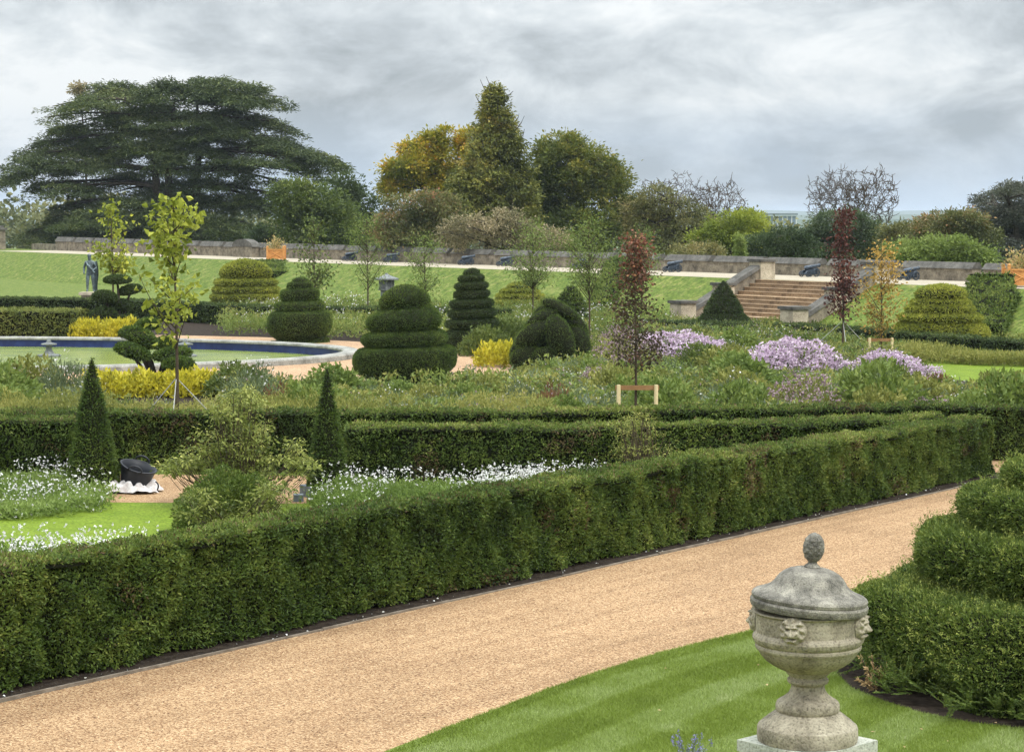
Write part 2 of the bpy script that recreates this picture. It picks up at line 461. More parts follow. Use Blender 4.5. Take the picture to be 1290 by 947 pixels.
# near gravel walk, its edging and the hedge line
K0, K1 = G(0, 886), G(1265, 602)
KD = nrmz(K1 - K0); KN = np.array([KD[1], -KD[0], 0.])      # towards the viewer
def Kp(l, o, z=0.0):
    p = K0 + KD * l + KN * o
    return np.array([p[0], p[1], z])
KL = float(np.linalg.norm(K1 - K0))
sheet('gravel_path', [Kp(-12, 0), Kp(KL + .6, 0), Kp(KL + 1.2, -2.5), Kp(KL + 14, -6), Kp(KL + 14, 14), Kp(-12, 14)], .008, M['gravel'])
sheet('soil_strip', [Kp(-12, -1.1), Kp(KL + .7, -1.1), Kp(KL + .7, -.04), Kp(-12, -.04)], .012, M['soil'])
M['edging'] = plain('edging_board', (.24, .20, .155), .85, scale=5, col2=(.12, .095, .07), bump=.3)
g = Geo()
for l in np.arange(-12, KL + .2, 2.4):
    l1 = min(l + 2.38, KL + .5); dz = random.uniform(-.014, .006); do = random.uniform(-.02, .02)
    g.hexa([Kp(l, -.035 + do), Kp(l1, -.035 - do), Kp(l1, .0 - do), Kp(l, do), Kp(l, -.035 + do, .038 + dz), Kp(l1, -.035 - do, .034 + dz), Kp(l1, -do, .034 + dz), Kp(l, do, .038 + dz)])
tag(g.build('path_edging', M['edging']), 'long thin timber edging board between the near clipped hedge and the gravel path', 'edging')
# fallen petals and bits on the soil
g = Geo(); n = 90
P = np.array([Kp(R.uniform(-2, KL), R.uniform(-.3, -.06), .018) for _ in range(n)])
g.leaves(P, R.normal(size=(n, 3)) * [1, 1, .15], R.uniform(.015, .04, n), .8, 0, R.random(n))
tag(g.build('fallen_petals', leafmat('petal', [(0, (.5, .47, .40)), (1, (.8, .8, .78))], 0)), 'pale fallen petals and chips on the dark soil under the near hedge', 'petals', kind='stuff')

# front lawn: mown in bands that follow its edge
edge = [(330, 1010), (410, 980), (497, 945), (565, 919), (632, 894), (690, 871), (749, 851), (825, 827), (900, 808), (950, 796), (1030, 776), (1110, 757), (1200, 738), (1330, 716)]
E = np.array([G(*p) for p in edge])
def lawn_band(p):
    """distance in from the lawn edge -> blade tint of the mown bands"""
    p = np.asarray(p); d = np.full(len(p), 1e9)
    for a, b in zip(E[:-1, :2], E[1:, :2]):
        ab = b - a; u = np.clip(((p[:, :2] - a) @ ab) / (ab @ ab), 0, 1)
        d = np.minimum(d, np.linalg.norm(p[:, :2] - a - u[:, None] * ab, axis=1))
    q = np.column_stack([p[:, :2], np.zeros(len(p))])
    d = d + (noise(q, .5) - .5) * .14
    band = .5 - .5 * np.cos((d - .02) / .52 * math.pi)
    band = np.clip((band - .5) * 3.2 + .5, 0, 1) * np.interp(d, [0, 1.6, 3], [1, 1, .7])
    v = .24 + .30 * band + (noise(q, 2.2) - .5) * .30 + (noise(q + 7, .5) - .5) * .25  # sheen of the leaning grass is put into the band tint
    dry = np.clip((noise(q + 31, 1.6) - .66) * 6, 0, 1) * np.clip((d - 1.3) / .6, 0, 1)
    return v + dry * .35
LP = [e for e in E] + [np.array([16., 22., 0]), np.array([14., 9., 0]), np.array([-6., 9., 0])]
sheet('front_lawn', LP, .03, M['lawn'], skirt=.03)
bx = atx(1415, 22.4); by = 22.6
BED = np.array([G(*p) for p in ((1062, 838), (1054, 852), (1072, 870), (1110, 886), (1160, 902), (1225, 915), (1300, 923), (1400, 926))] + [np.array([bx + 2, by - 1, 0]), np.array([bx, by + 1, 0]), np.array([bx - 2.3, by + 1.0, 0])])
M['blade'] = leafmat('grass_blade', [(0, (.14, .195, .024)), (.35, (.21, .28, .040)), (.65, (.31, .385, .125)), (.85, (.42, .46, .22)), (1, (.48, .46, .26))], .25, spec=.3)
vis = [G(x, y) for x, y in ((470, 960), (632, 890), (749, 847), (900, 804), (1110, 752), (1140, 790), (1330, 900), (1700, 930), (1700, 1060), (430, 1060))]
pts = inpoly_pts(vis, 620000)
pts = pts[inpoly(pts, np.array(LP)[:, :2]) & ~inpoly(pts, BED[:, :2])]
n = len(pts); P = np.column_stack([pts, np.full(n, .028)])
D = R.normal(size=(n, 3)) * [.55, .55, .1] + [0, 0, .8]
tn = lawn_band(P) + R.normal(size=n) * .10
g = Geo(); g.blades(P, D, R.uniform(.022, .05, n), .007, 0, np.clip(tn, 0, 1))
tag(g.build('mown_grass', M['blade'], origin=(0, 0, 0)), 'short striped mown grass of the front lawn', 'grass', kind='stuff')

# inner plot behind the near hedge
sheet('inner_lawn', gp((-60, 860), (80, 800), (700, 655), (640, 632), (385, 633), (125, 631), (-60, 631)), .010, M['lush'])
sheet('garden_path', gp((60, 633), (385, 635), (430, 600), (60, 597)), .014, M['gravel'])
sheet('border_soil', gp((-1400, 592), (1500, 592), (1500, 420), (845, 402), (330, 390), (-900, 390)), .005, M['soil'], hole=pond_ring(-.3))
sheet('pond_gravel', gp((-1000, 490), (330, 486), (445, 488), (640, 474), (660, 452), (560, 437), (440, 430), (330, 425), (150, 421), (-900, 421)), .010, M['gravel_far'], hole=pond_ring(-.3))
sheet('side_lawn', gp((1120, 450), (1400, 462), (1400, 497), (1220, 481), (1150, 470)), .012, M['lush'])
sheet('side_gravel', gp((1180, 525), (1420, 522), (1420, 498), (1225, 500)), .015, M['gravel_far'])
g = Geo(); g.ts(.15, 5.7, -14, 118, TZ - .05, TZ + .008)
tag(g.build('terrace_path', M['terrace'], origin=(0, 0, 0)), kind='structure')

# ---------------------------------------------------------------- clipped hedges
def hedge(name, label, path, width, h, dens, size, mat, group=None, step=.3, lump=.10, lumpsc=2.2, z0=0.0, seam=0.0, tint0=.42, cat='hedge', asp=.4, zfun=None, brown=0):
    path = np.asarray(path, float)[:, :2]
    seg = np.r_[0, np.cumsum(np.linalg.norm(np.diff(path, axis=0), axis=1))]
    L = seg[-1]; n = max(4, int(L / step))
    u = np.linspace(0, L, n)
    C = np.column_stack([np.interp(u, seg, path[:, 0]), np.interp(u, seg, path[:, 1])])
    d = nrmz(np.gradient(C, axis=0)); nn = np.column_stack([d[:, 1], -d[:, 0]])
    h0, h1 = (h, h) if np.isscalar(h) else h
    hh = np.interp(u, [0, L], [h0, h1])
    k = max(4, int(max(h0, h1) / step)); kt = max(3, int(width / step))
    sec = [(.5, q) for q in np.linspace(.03, .97, k)] + [(x, 1.0) for x in np.linspace(.46, -.46, kt)] + [(-.5, q) for q in np.linspace(.97, .03, k)]
    sec = np.array(sec)
    gz = np.zeros(n) + z0 if zfun is None else zfun(C)
    V = np.zeros((n, len(sec), 3))
    V[..., :2] = C[:, None] + nn[:, None] * (sec[None, :, 0:1] * width)
    V[..., 2] = gz[:, None] + sec[None, :, 1] * hh[:, None]
    Nn = np.zeros_like(V); Nn[..., :2] = nn[:, None] * np.sign(sec[None, :, 0:1]) * (np.abs(sec[None, :, 0:1]) > .48); Nn[..., 2] = (sec[None, :, 1] > .98)
    if brown: V[..., 2] += ((noise(V, 1.1) - .5) * .10 + (noise(V + 5, .35) - .5) * .06) * (V[..., 2] / hh[:, None])
    V = V + Nn * ((noise(V, lumpsc) - .5) * 2 * lump * np.where(Nn[..., 2] > .5, .35, 1.0))[..., None]
    if seam:
        q = np.abs(((u / seam + noise(np.column_stack([u, u * 0, u * 0]), .55 / seam) * 2.2) % 1) - .5) * 2; q = q * np.interp(noise(np.column_stack([u, u * 0 + 5, u * 0]), .7 / seam), [.3, .7], [.55, 1.12])
        V = V - Nn * (np.clip(q - .72, 0, 1) / .28 * .10)[:, None, None] * (Nn[..., 2:3] < .5)
    g = Geo()
    J = len(sec)
    caps = []
    for e in (0, -1):
        ring = V[e]; mid = .5 * (ring + ring[::-1])
        out = (d[0] * -1 if e == 0 else d[-1])
        caps.append((np.stack([ring, .5 * (ring + mid), mid]), np.array([out[0], out[1], 0.])))
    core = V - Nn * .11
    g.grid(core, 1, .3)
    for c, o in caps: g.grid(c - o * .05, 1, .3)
    A = grid_area(V); m = int(A * dens)
    P, N = scatter_grid(V, m)
    s_ = np.sign((N * (P - np.array([*C.mean(0), gz.mean() + hh.mean() * .5]))).sum(1))
    # orient normals outwards using the nearest centre point
    ci = np.clip(((P[:, :2] - path[0]) @ (path[-1] - path[0])) / max((path[-1] - path[0]) @ (path[-1] - path[0]), 1e-9), 0, 1)
    if len(path) == 2:
        cc = path[0] + ci[:, None] * (path[-1] - path[0])
    else:
        cc = C[np.argmin(((P[:, None, :2] - C[None]) ** 2).sum(-1), axis=1)] if m * n < 4e7 else C[np.clip((ci * (n - 1)).astype(int), 0, n - 1)]
    toc = np.column_stack([P[:, :2] - cc, np.full(m, .0)]); toc[:, 2] = np.where(np.abs(N[:, 2]) > .6, 1.0, 0)
    N = N * np.where((N * toc).sum(1) < 0, -1, 1)[:, None]
    for c, o in caps:
        q = int(grid_area(c) * dens) + 1
        p2, n2 = scatter_grid(c, q); P = np.concatenate([P, p2]); N = np.concatenate([N, np.repeat(o[None], q, 0)])
    m = len(P)
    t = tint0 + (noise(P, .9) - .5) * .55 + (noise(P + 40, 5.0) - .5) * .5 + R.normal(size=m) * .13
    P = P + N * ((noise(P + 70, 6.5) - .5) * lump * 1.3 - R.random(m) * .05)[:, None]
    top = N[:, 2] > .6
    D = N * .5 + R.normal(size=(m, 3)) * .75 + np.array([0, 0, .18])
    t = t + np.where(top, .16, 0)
    mi_ = np.zeros(m, int)
    if brown:
        bz_ = noise(P + 90, 1.3) * .6 + noise(P + 11, 4.5) * .4
        mi_ = np.where((R.random(m) < np.clip((bz_ - .64) * 5, 0, .6)) | (top & (R.random(m) < brown)), 2, 0)
    sz_ = size * R.uniform(.6, 1.45, m) * np.where(top, .8, 1)
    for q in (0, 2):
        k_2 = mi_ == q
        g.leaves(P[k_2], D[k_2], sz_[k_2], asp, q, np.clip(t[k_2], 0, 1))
    o = g.build(name, [mat, M['core'], M['brown_yew']])
    return tag(o, label, cat, group)

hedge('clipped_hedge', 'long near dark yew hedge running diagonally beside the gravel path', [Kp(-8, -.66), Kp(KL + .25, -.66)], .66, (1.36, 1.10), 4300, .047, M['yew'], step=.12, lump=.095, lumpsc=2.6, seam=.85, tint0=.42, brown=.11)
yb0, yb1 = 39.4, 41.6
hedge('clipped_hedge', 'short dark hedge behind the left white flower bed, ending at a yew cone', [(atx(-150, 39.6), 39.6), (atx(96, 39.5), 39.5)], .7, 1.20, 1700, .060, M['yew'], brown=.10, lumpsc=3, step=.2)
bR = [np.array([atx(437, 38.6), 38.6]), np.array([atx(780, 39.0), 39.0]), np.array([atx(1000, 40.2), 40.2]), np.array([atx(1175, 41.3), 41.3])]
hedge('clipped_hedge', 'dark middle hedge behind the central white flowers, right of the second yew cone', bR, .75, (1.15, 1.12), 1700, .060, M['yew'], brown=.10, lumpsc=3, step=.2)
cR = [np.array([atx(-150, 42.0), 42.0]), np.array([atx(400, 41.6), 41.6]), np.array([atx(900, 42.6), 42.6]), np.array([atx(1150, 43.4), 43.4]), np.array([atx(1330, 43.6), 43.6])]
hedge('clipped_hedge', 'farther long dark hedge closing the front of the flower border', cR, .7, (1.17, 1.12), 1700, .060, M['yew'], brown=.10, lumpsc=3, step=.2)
hedge('clipped_hedge', 'low dark hedge between the statue and the pond garden at left', [G(-60, 374, .9)[:2], G(150, 377, .9)[:2], G(340, 386, .9)[:2]], .9, .9, 420, .11, M['yew_deep'], step=.35)
hedge('clipped_hedge', 'low dark hedge at the foot of the bank behind the spiral topiaries', [G(340, 386, .9)[:2], G(500, 387, .9)[:2], G(640, 389, .9)[:2]], .9, .88, 420, .11, M['yew_deep'], step=.35)
hedge('clipped_hedge', 'low dark hedge crossing in front of the stone staircase', [G(800, 404, .6)[:2], G(1010, 409, .6)[:2], G(1300, 431, .6)[:2]], .8, .62, 500, .10, M['yew_deep'], step=.35)
hedge('clipped_hedge', 'sheared pale olive hedge on the far side of the pond at left', [G(-60, 389, 1.1)[:2], G(100, 391, 1.1)[:2]], 1.6, 1.1, 420, .12, M['olive'], step=.4, lump=.14, tint0=.45)
for pxx, s1, lab, w_ in ((784, 1.0, 'loose hedge strip climbing the grass bank left of the staircase', 1.05), (1268, -.5, 'loose hedge strip climbing the grass bank at the right edge', 1.7), (352, -.9, 'loose hedge strip climbing the bank below the orange planter', 3.2)):
    px1 = pxx - (34 if w_ < 2 else 16); ta_, tb_ = t_at(pxx, .4, 2.0), t_at(px1, -4.4, 0)
    hedge('bank_hedge', lab, [Tw(s1, ta_)[:2], Tw(min(-.2, s1 - .3), ta_ + (tb_ - ta_) * .12)[:2], Tw(-2.2, (ta_ + tb_) / 2)[:2]] + ([Tw(-4.4, tb_)[:2]] if w_ < 2 else []), w_, .8 if w_ < 2 else .55, 380, .13, M['yew_fresh'], step=.4, lump=.26, zfun=lambda C: terr(C[:, 0], C[:, 1]), tint0=.36)

# ---------------------------------------------------------------- topiary
def topiary(name, label, px, d, tiers, mat, dens, size, hel=1.0, depth=.17, pw=3.0, seam=math.pi / 2, tint0=.42, dome=True, z0=0.0, cat='topiary', wob=.055, group=None, asp=.4, xc=None, bulge_fn=None, shoots=0.0):
    """tiers: (top height, radius) from the ground up; hel = rise in tiers per turn"""
    x0 = atx(px, d, 0) if xc is None else xc
    Zb = np.array([0] + [t[0] for t in tiers]); Rr = np.array([t[1] for t in tiers]); n = len(tiers)
    nth, ns = 72, n * 14
    th = np.linspace(0, 2 * math.pi, nth, endpoint=False) + seam
    s0 = -1.0 if hel > 0 else 0.0
    s = np.linspace(s0, n, ns + int((-s0) * 14)) + 0.0
    TH, SS = np.meshgrid(th, s, indexing='ij')
    turn = (TH - seam) / (2 * math.pi)
    tc_ = np.clip(SS + turn * hel, 0, n)
    z = np.interp(tc_, np.arange(n + 1), Zb)
    fr = SS - np.floor(SS); fl = np.floor(SS)
    fr = np.where(SS >= n - 1e-6, 1.0, fr); fl = np.where(SS >= n - 1e-6, n - 1, fl)
    rt = np.interp(fl + turn * hel, np.arange(n), Rr)
    b = 1 - depth * np.abs(2 * fr - 1) ** pw
    r = rt * b
    if bulge_fn is not None: r = bulge_fn(TH, z, Zb[-1], Rr)
    else:
        zt = Zb[-1]; htop = Zb[-1] - Zb[-2]
        q = np.clip((z - (zt - htop)) / htop, 0, 1)
        r = r * np.sqrt(np.clip(1 - q ** 2.6, 0, 1))
        r = r * np.clip(.88 + .12 * z / (Zb[1] * .35), 0, 1)
    V = np.stack([x0 + r * np.cos(TH), d + r * np.sin(TH), z0 + z], -1)
    nv = noise(V, 1.1) - .5
    V[..., 0] += np.cos(TH) * nv * wob * 2.5 * r; V[..., 1] += np.sin(TH) * nv * wob * 2.5 * r
    g = Geo()
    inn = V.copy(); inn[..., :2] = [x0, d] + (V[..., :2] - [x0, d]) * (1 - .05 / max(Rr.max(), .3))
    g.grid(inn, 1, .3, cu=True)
    m = int(grid_area(V, cu=True) * dens)
    P, N = scatter_grid(V, m, cu=True)
    oc = P - np.array([x0, d, z0 + Zb[-1] * .3]); N = N * np.where((N * oc).sum(1) < 0, -1, 1)[:, None]
    t = tint0 + (noise(P, 1.4) - .5) * .35 + (noise(P + 9, 6.0) - .5) * .35 + R.normal(size=m) * .13
    P = P - N * R.random(m)[:, None] * size * .7
    D = N * .9 + R.normal(size=(m, 3)) * .7 + np.array([0, 0, .25])
    g.leaves(P, D, size * R.uniform(.6, 1.35, m), asp, 0, np.clip(t, 0, 1))
    if shoots:
        k_ = R.choice(m, int(m * shoots), replace=False)
        P2 = P[k_] + N[k_] * .01
        D2 = N[k_] * .7 + R.normal(size=(len(k_), 3)) * .45 + np.array([0, 0, .45])
        for j in range(7):
            u_ = (j + .5) / 7; L2 = R.uniform(.05, .15, len(k_))[:, None] if j == 0 else L2
            sd_ = nrmz(np.cross(D2, R.normal(size=D2.shape)))
            g.leaves(P2 + nrmz(D2) * L2 * u_, nrmz(D2) * .8 + sd_, size * R.uniform(.5, .9, len(k_)), .34, 0, np.clip(t[k_] + .12 + .25 * u_ + (noise(P2, 2.0) - .5) * .5, 0, 1))
    o = g.build(name, [mat, M['core']], origin=(x0, d, z0))
    return tag(o, label, cat, group)

def tz(ypx, d): return zat(ypx, d)
def tiers_px(d, rows):  # rows bottom-up: (y of the tier's top, width in pixels)
    return [(max(tz(y, d), .02), w * .5 * mpp(d)) for y, w in rows]

topiary('spiral_topiary', 'large four-tiered dark spiral topiary with round dome, right of the pond', 512, 63.5, tiers_px(62.3, [(443, 141), (424, 116), (400, 102), (360, 74)]), M['yew'], 2000, .046, hel=.4, depth=.26)
topiary('spiral_topiary', 'squat dark topiary with fat base and small stepped knob behind the pond', 379, 85, tiers_px(83.5, [(396, 85), (384, 68), (367, 53), (358, 36), (351, 23)]), M['yew'], 1300, .055, hel=.3, depth=.24)
topiary('spiral_topiary', 'tall slender dark topiary of seven stacked rings behind the largest spiral', 595, 79, tiers_px(78, [(418, 72), (405, 70), (392, 64), (380, 61), (368, 48), (358, 46), (349, 37), (339, 24)]), M['yew_deep'], 1500, .052, hel=.4, depth=.36)
def knot_topiary(label, d, lobes):
    x0 = atx(695, d, 0); g = Geo()
    for (cx, cy, rx, ry, deg, dy) in lobes:
        yy = d + dy; m = mpp(yy); c = np.array([atx(cx, yy, zat(cy, yy)), yy, zat(cy, yy)])
        r = np.array([rx * m, max(rx, ry) * m * .62, ry * m]); ca, sa = math.cos(math.radians(deg)), math.sin(math.radians(deg))
        rot = np.array([[ca, 0, -sa], [0, 1, 0], [sa, 0, ca]])
        n = int(2600 * (rx * ry) / 500) + 400; v = nrmz(R.normal(size=(n, 3)))
        P = c + (v * r * (1 - .05 * R.random((n, 1)))) @ rot.T; N = nrmz(v / r) @ rot.T
        k = P[:, 2] > 0
        tn = .44 + (noise(P, 3) - .5) * .3 + R.normal(size=n) * .13
        g.leaves(P[k], (N * .9 + R.normal(size=(n, 3)) * .55 + [0, 0, .2])[k], .046 * R.uniform(.6, 1.35, int(k.sum())), .42, 0, np.clip(tn, 0, 1)[k])
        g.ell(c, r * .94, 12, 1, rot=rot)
    return tag(g.build('knot_topiary', [M['yew'], M['core']], origin=(x0, d, 0)), label, 'topiary')
knot_topiary('dark dome topiary clipped as twisted overlapping strands', 70, [
    (664, 452, 22, 17, 8, -.75), (674, 421, 30, 15, 32, -.55), (706, 428, 17, 33, 18, -.85), (686, 400, 26, 10, 24, -.35), (706, 390, 27, 9, -28, -.25), (728, 436, 17, 30, 12, -.35),
    (690, 455, 22, 18, -12, -.95), (724, 408, 24, 11, -46, -.15), (712, 456, 20, 16, 6, -.8), (695, 430, 40, 40, 0, .25), (668, 440, 22, 24, 0, .5), (722, 440, 22, 26, 0, .6), (695, 402, 26, 22, 0, .4), (652, 448, 10, 16, 0, -.2)])
topiary('ringed_topiary', 'small dark green beehive topiary of thin rings behind the twisted dome', 719, 92, tiers_px(91, [(401, 46), (394, 46), (387, 43), (381, 38), (375, 32), (369, 25), (361, 17)]), M['yew_fresh'], 600, .09, hel=0, depth=.28, pw=2.5, tint0=.3)
topiary('ringed_topiary', 'golden green domed topiary of flat rings on the bank side at left', 309, 112, tiers_px(110, [(380, 96), (371, 92), (362, 86), (353, 80), (328, 68)]), M['golden'], 900, .10, hel=0, depth=.2, pw=2.5, tint0=.42)
topiary('ringed_topiary', 'golden green ringed topiary behind the tallest ringed spiral', 655, 106, tiers_px(105, [(396, 84), (387, 80), (378, 72), (371, 62), (365, 50), (357, 34)]), M['golden'], 900, .10, hel=0, depth=.24, pw=2.5, tint0=.42)
topiary('ringed_topiary', 'broad golden green ringed topiary right of the staircase', 1185, 81.5, tiers_px(80, [(408, 122), (397, 106), (386, 88), (379, 76), (360, 68)]), M['golden'], 1000, .09, hel=0, depth=.2, pw=2.5, tint0=.42)
topiary('cone_topiary', 'dark green two-tiered conical topiary in front of the stone steps', 911, 93.3, [(.8, 1.2), (2.15, .9)], M['yew_deep'], 600, .085, hel=0, tint0=.42, bulge_fn=lambda TH, z, zz, Rr: np.interp(z, [0, .1, .45, .72, .80, .88, 1.3, 1.9, 2.1, 2.15], [1.12, 1.2, 1.12, .9, .80, .86, .62, .24, .1, .01]))
for px_c, yt, hw, lab in ((118, 452, 33, 'tall pointed yew cone beside the upturned black tub'), (413, 464, 27, 'slightly slimmer pointed yew cone at the end of the middle hedge')):
    d_ = 38.2 if px_c < 200 else 37.6
    zt = tz(yt, d_); rb = hw * mpp(d_)
    topiary('yew_cone', lab, px_c, d_, [(zt * .5, rb), (zt, rb)], M['yew'], 1900, .055, hel=0, bulge_fn=lambda TH, z, zz, Rr: Rr.max() * np.interp(z / zz, [0, .04, .25, .6, .9, .97, 1], [.93, 1, .86, .52, .17, .09, .01]), tint0=.40 if px_c < 200 else .34, wob=.02)

# big spiral at the right edge
bx = atx(1415, 22.4); by = 22.6
topiary('spiral_topiary', 'huge near spiral topiary cut off by the right edge', 0, by, [(.90, 2.74), (1.52, 2.16), (1.95, 1.72), (2.24, 1.2), (2.5, .75)], M['yew_fresh'], 4600, .044, hel=.45, depth=.10, xc=bx, tint0=.42, wob=.09, seam=math.radians(60), shoots=.032)
# ---------------------------------------------------------------- stone urn on its pedestal
def stonemat(name, light, mid, dark, sc=6.0, bump=.5):
    m, nt, nd, lk = newmat(name)
    tc = nd.new('ShaderNodeTexCoord')
    n = nd.new('ShaderNodeTexNoise'); n.inputs['Scale'].default_value = sc; n.inputs['Detail'].default_value = 8; n.inputs['Roughness'].default_value = .7
    lk.new(tc.outputs['Object'], n.inputs['Vector'])
    r = ramp(nd, [(.32, dark), (.48, mid), (.66, light)]); lk.new(n.outputs['Fac'], r.inputs[0])
    n2 = nd.new('ShaderNodeTexNoise'); n2.inputs['Scale'].default_value = sc * 14; n2.inputs['Detail'].default_value = 4
    lk.new(tc.outputs['Object'], n2.inputs['Vector'])
    r2 = ramp(nd, [(.30, (.35, .34, .32)), (.46, (.95, .95, .93)), (.6, (1.08, 1.08, 1.06)), (.8, (1.3, 1.3, 1.27))]); lk.new(n2.outputs['Fac'], r2.inputs[0])
    mx = nd.new('ShaderNodeMix'); mx.data_type = 'RGBA'; mx.blend_type = 'MULTIPLY'; mx.inputs[0].default_value = .8
    lk.new(r.outputs[0], mx.inputs[6]); lk.new(r2.outputs[0], mx.inputs[7])
    p = nd.new('ShaderNodeBsdfPrincipled'); p.inputs['Roughness'].default_value = .88; p.inputs['Specular IOR Level'].default_value = .15
    lk.new(mx.outputs[2], p.inputs['Base Color'])
    b = nd.new('ShaderNodeBump'); b.inputs['Strength'].default_value = bump; b.inputs['Distance'].default_value = .012
    lk.new(n2.outputs['Fac'], b.inputs['Height']); lk.new(b.outputs[0], p.inputs['Normal'])
    o = nd.new('ShaderNodeOutputMaterial'); lk.new(p.outputs[0], o.inputs[0])
    return m
M['urn'] = stonemat('urn_limestone', (.42, .375, .285), (.285, .25, .185), (.115, .10, .075), 5)
M['urn_lid'] = stonemat('urn_lichen_stone', (.345, .32, .265), (.178, .165, .140), (.060, .056, .050), 9, .8)
M['urn_ped'] = stonemat('pedestal_stone', (.50, .50, .43), (.40, .41, .35), (.25, .27, .22), 5)
ud = 12.5; k_ = 12.5 / F / .985
uz = zat(931, ud); ux = atx(1017, ud, uz)
t = thing('garden_urn', 'large lidded grey stone urn with lion masks and pineapple finial by the lawn', 'urn', (ux, ud, uz))
sc_ = k_ / 3.3
def prof(rows, z_ref=925): return [(r * sc_, (z_ref - y) * sc_) for y, r in rows]
foot = [(925, 0), (925, 206), (905, 209), (872, 208), (862, 204), (856, 196), (846, 186), (832, 168), (818, 150), (809, 138), (806, 130), (803, 128)]
foot += [(798, 131), (788, 133), (775, 132), (764, 127), (758, 120), (755, 114), (745, 98), (733, 84), (718, 74), (704, 69), (692, 69), (688, 73), (684, 82), (676, 86), (668, 84), (664, 78), (656, 77), (650, 84), (640, 92), (632, 96)]
Geo().lathe(prof(foot), (ux, ud, uz), 64).build('foot', M['urn'], t)
bowl = [(634, 60), (634, 96), (622, 124), (605, 155), (588, 178), (570, 194), (552, 205), (546, 208), (543, 214), (534, 219), (525, 219), (520, 215), (517, 219), (505, 228), (492, 231), (482, 228), (478, 222), (470, 217), (395, 219), (390, 226), (386, 229), (382, 222), (380, 150)]
Geo().lathe(prof(bowl), (ux, ud, uz), 72).build('bowl', M['urn'], t)
lidz = (925 - 378) * sc_
lid = [(380, 0), (380, 222), (376, 238), (366, 243), (350, 244), (344, 241), (340, 235), (337, 238), (326, 240), (318, 236), (312, 228), (305, 208), (296, 186), (286, 168), (272, 153), (256, 143), (241, 132), (228, 117), (216, 96), (208, 72), (204, 48), (203, 0)]
LZ = 925 - 378
lv = np.array(prof(lid, 378))
fl_ = [(206, 0), (206, 32), (200, 34), (194, 30), (189, 22), (182, 18), (176, 20), (171, 26)]
lo_ = Geo().lathe(lv, (ux, ud, uz + LZ * sc_), 72).build('lid', M['urn_lid'], t, origin=(ux, ud, uz + LZ * sc_))
g = Geo(); g.lathe(prof(fl_, 378), (ux, ud, uz + LZ * sc_), 32)
# pineapple: an egg covered in spiral scales, two leaf curls low down
nu, nv = 44, 64
U, Wd = np.meshgrid(np.linspace(0, 1, nu), np.arange(nv) * 2 * math.pi / nv, indexing='ij')
rr = np.interp(U, [0, .08, .3, .5, .75, .92, 1], [22, 31, 41, 42, 36, 21, 0])
sc1 = np.abs(np.sin(Wd * 4 + U * 13)) * np.abs(np.sin(Wd * 4 - U * 13))
rr = rr * (1 + .10 * sc1) * np.where(U < .995, 1, 1)
y_ = 175 - 118 * U
Vp = np.stack([rr * np.cos(Wd) * sc_, rr * np.sin(Wd) * sc_, (378 - y_) * sc_], -1) + np.array([ux, ud, uz + LZ * sc_])
g.grid(Vp, 0, .5, True, cv=True)
for q in range(4):
    a = q * math.pi / 2 + .5
    c = np.array([ux, ud, uz + LZ * sc_]) + np.array([math.cos(a) * 31 * sc_, math.sin(a) * 31 * sc_, (378 - 128) * sc_])
    g.ell(c, np.array([12, 12, 16]) * sc_, 8)
    g.ell(c + np.array([math.cos(a) * 8 * sc_, math.sin(a) * 8 * sc_, -13 * sc_]), np.array([8, 8, 7]) * sc_, 6)
fo = g.build('finial', M['urn_lid'], lo_, origin=(ux, ud, uz + (LZ + 172) * sc_))
lo_.rotation_euler = (0, math.radians(4.2), 0)
# lion masks: a domed relief with mane, brow, eyes, muzzle and open mouth
def lion(g, c, out, s):
    out = nrmz(np.array(out)); side = np.array([-out[1], out[0], 0]); up = np.array([0, 0, 1.])
    n = 46; r = np.linspace(0, 1, n); a = np.arange(72) * 2 * math.pi / 72
    Rr, A = np.meshgrid(r, a, indexing='ij')
    X = Rr * np.cos(A); Y = Rr * np.sin(A) * 1.02
    def bump(x, y, sx, sy, h): return h * np.exp(-((X - x) / sx) ** 2 - ((Y - y) / sy) ** 2)
    h = .38 * np.sqrt(np.clip(1 - Rr ** 2.2, 0, 1)) + .16
    h += (.13 * np.sin(A * 9 + np.sin(Rr * 9) * .7) * (Rr > .58) * np.clip((1 - Rr) * 8, 0, 1) * np.clip((Rr - .55) * 8, 0, 1))
    h += bump(0, -.12, .17, .34, .26) + bump(0, -.30, .32, .18, .22)
    h += bump(-.26, .30, .20, .08, .16) + bump(.26, .30, .20, .08, .16) + bump(0, .48, .3, .16, .14)
    h -= bump(-.27, .13, .12, .08, .26) + bump(.27, .13, .12, .08, .26)
    h += bump(-.27, .12, .05, .05, .14) + bump(.27, .12, .05, .05, .14)
    h += bump(-.38, -.12, .16, .2, .14) + bump(.38, -.12, .16, .2, .14)
    h -= bump(0, -.52, .26, .07, .40) + bump(0, -.02, .06, .5, -.05)
    h += bump(0, -.70, .24, .1, .22)
    h += bump(-.66, .58, .12, .12, .22) + bump(.66, .58, .12, .12, .22)
    h *= np.clip((1 - Rr) * 14, 0, 1)
    V = np.array(c) + s * (X[..., None] * side + Y[..., None] * up + h[..., None] * out)
    g.grid(V, 0, .5, True, cv=True)
for ad in (-24, 66, 156, 246):
    a = math.radians(ad); out = np.array([math.sin(a), -math.cos(a), 0])
    rb = 214 * sc_; c = np.array([ux, ud, uz + (925 - 432) * sc_]) + out * rb
    g = Geo(); lion(g, c, out, 57 * sc_); g.build('lion_mask', M['urn'], t, origin=c)
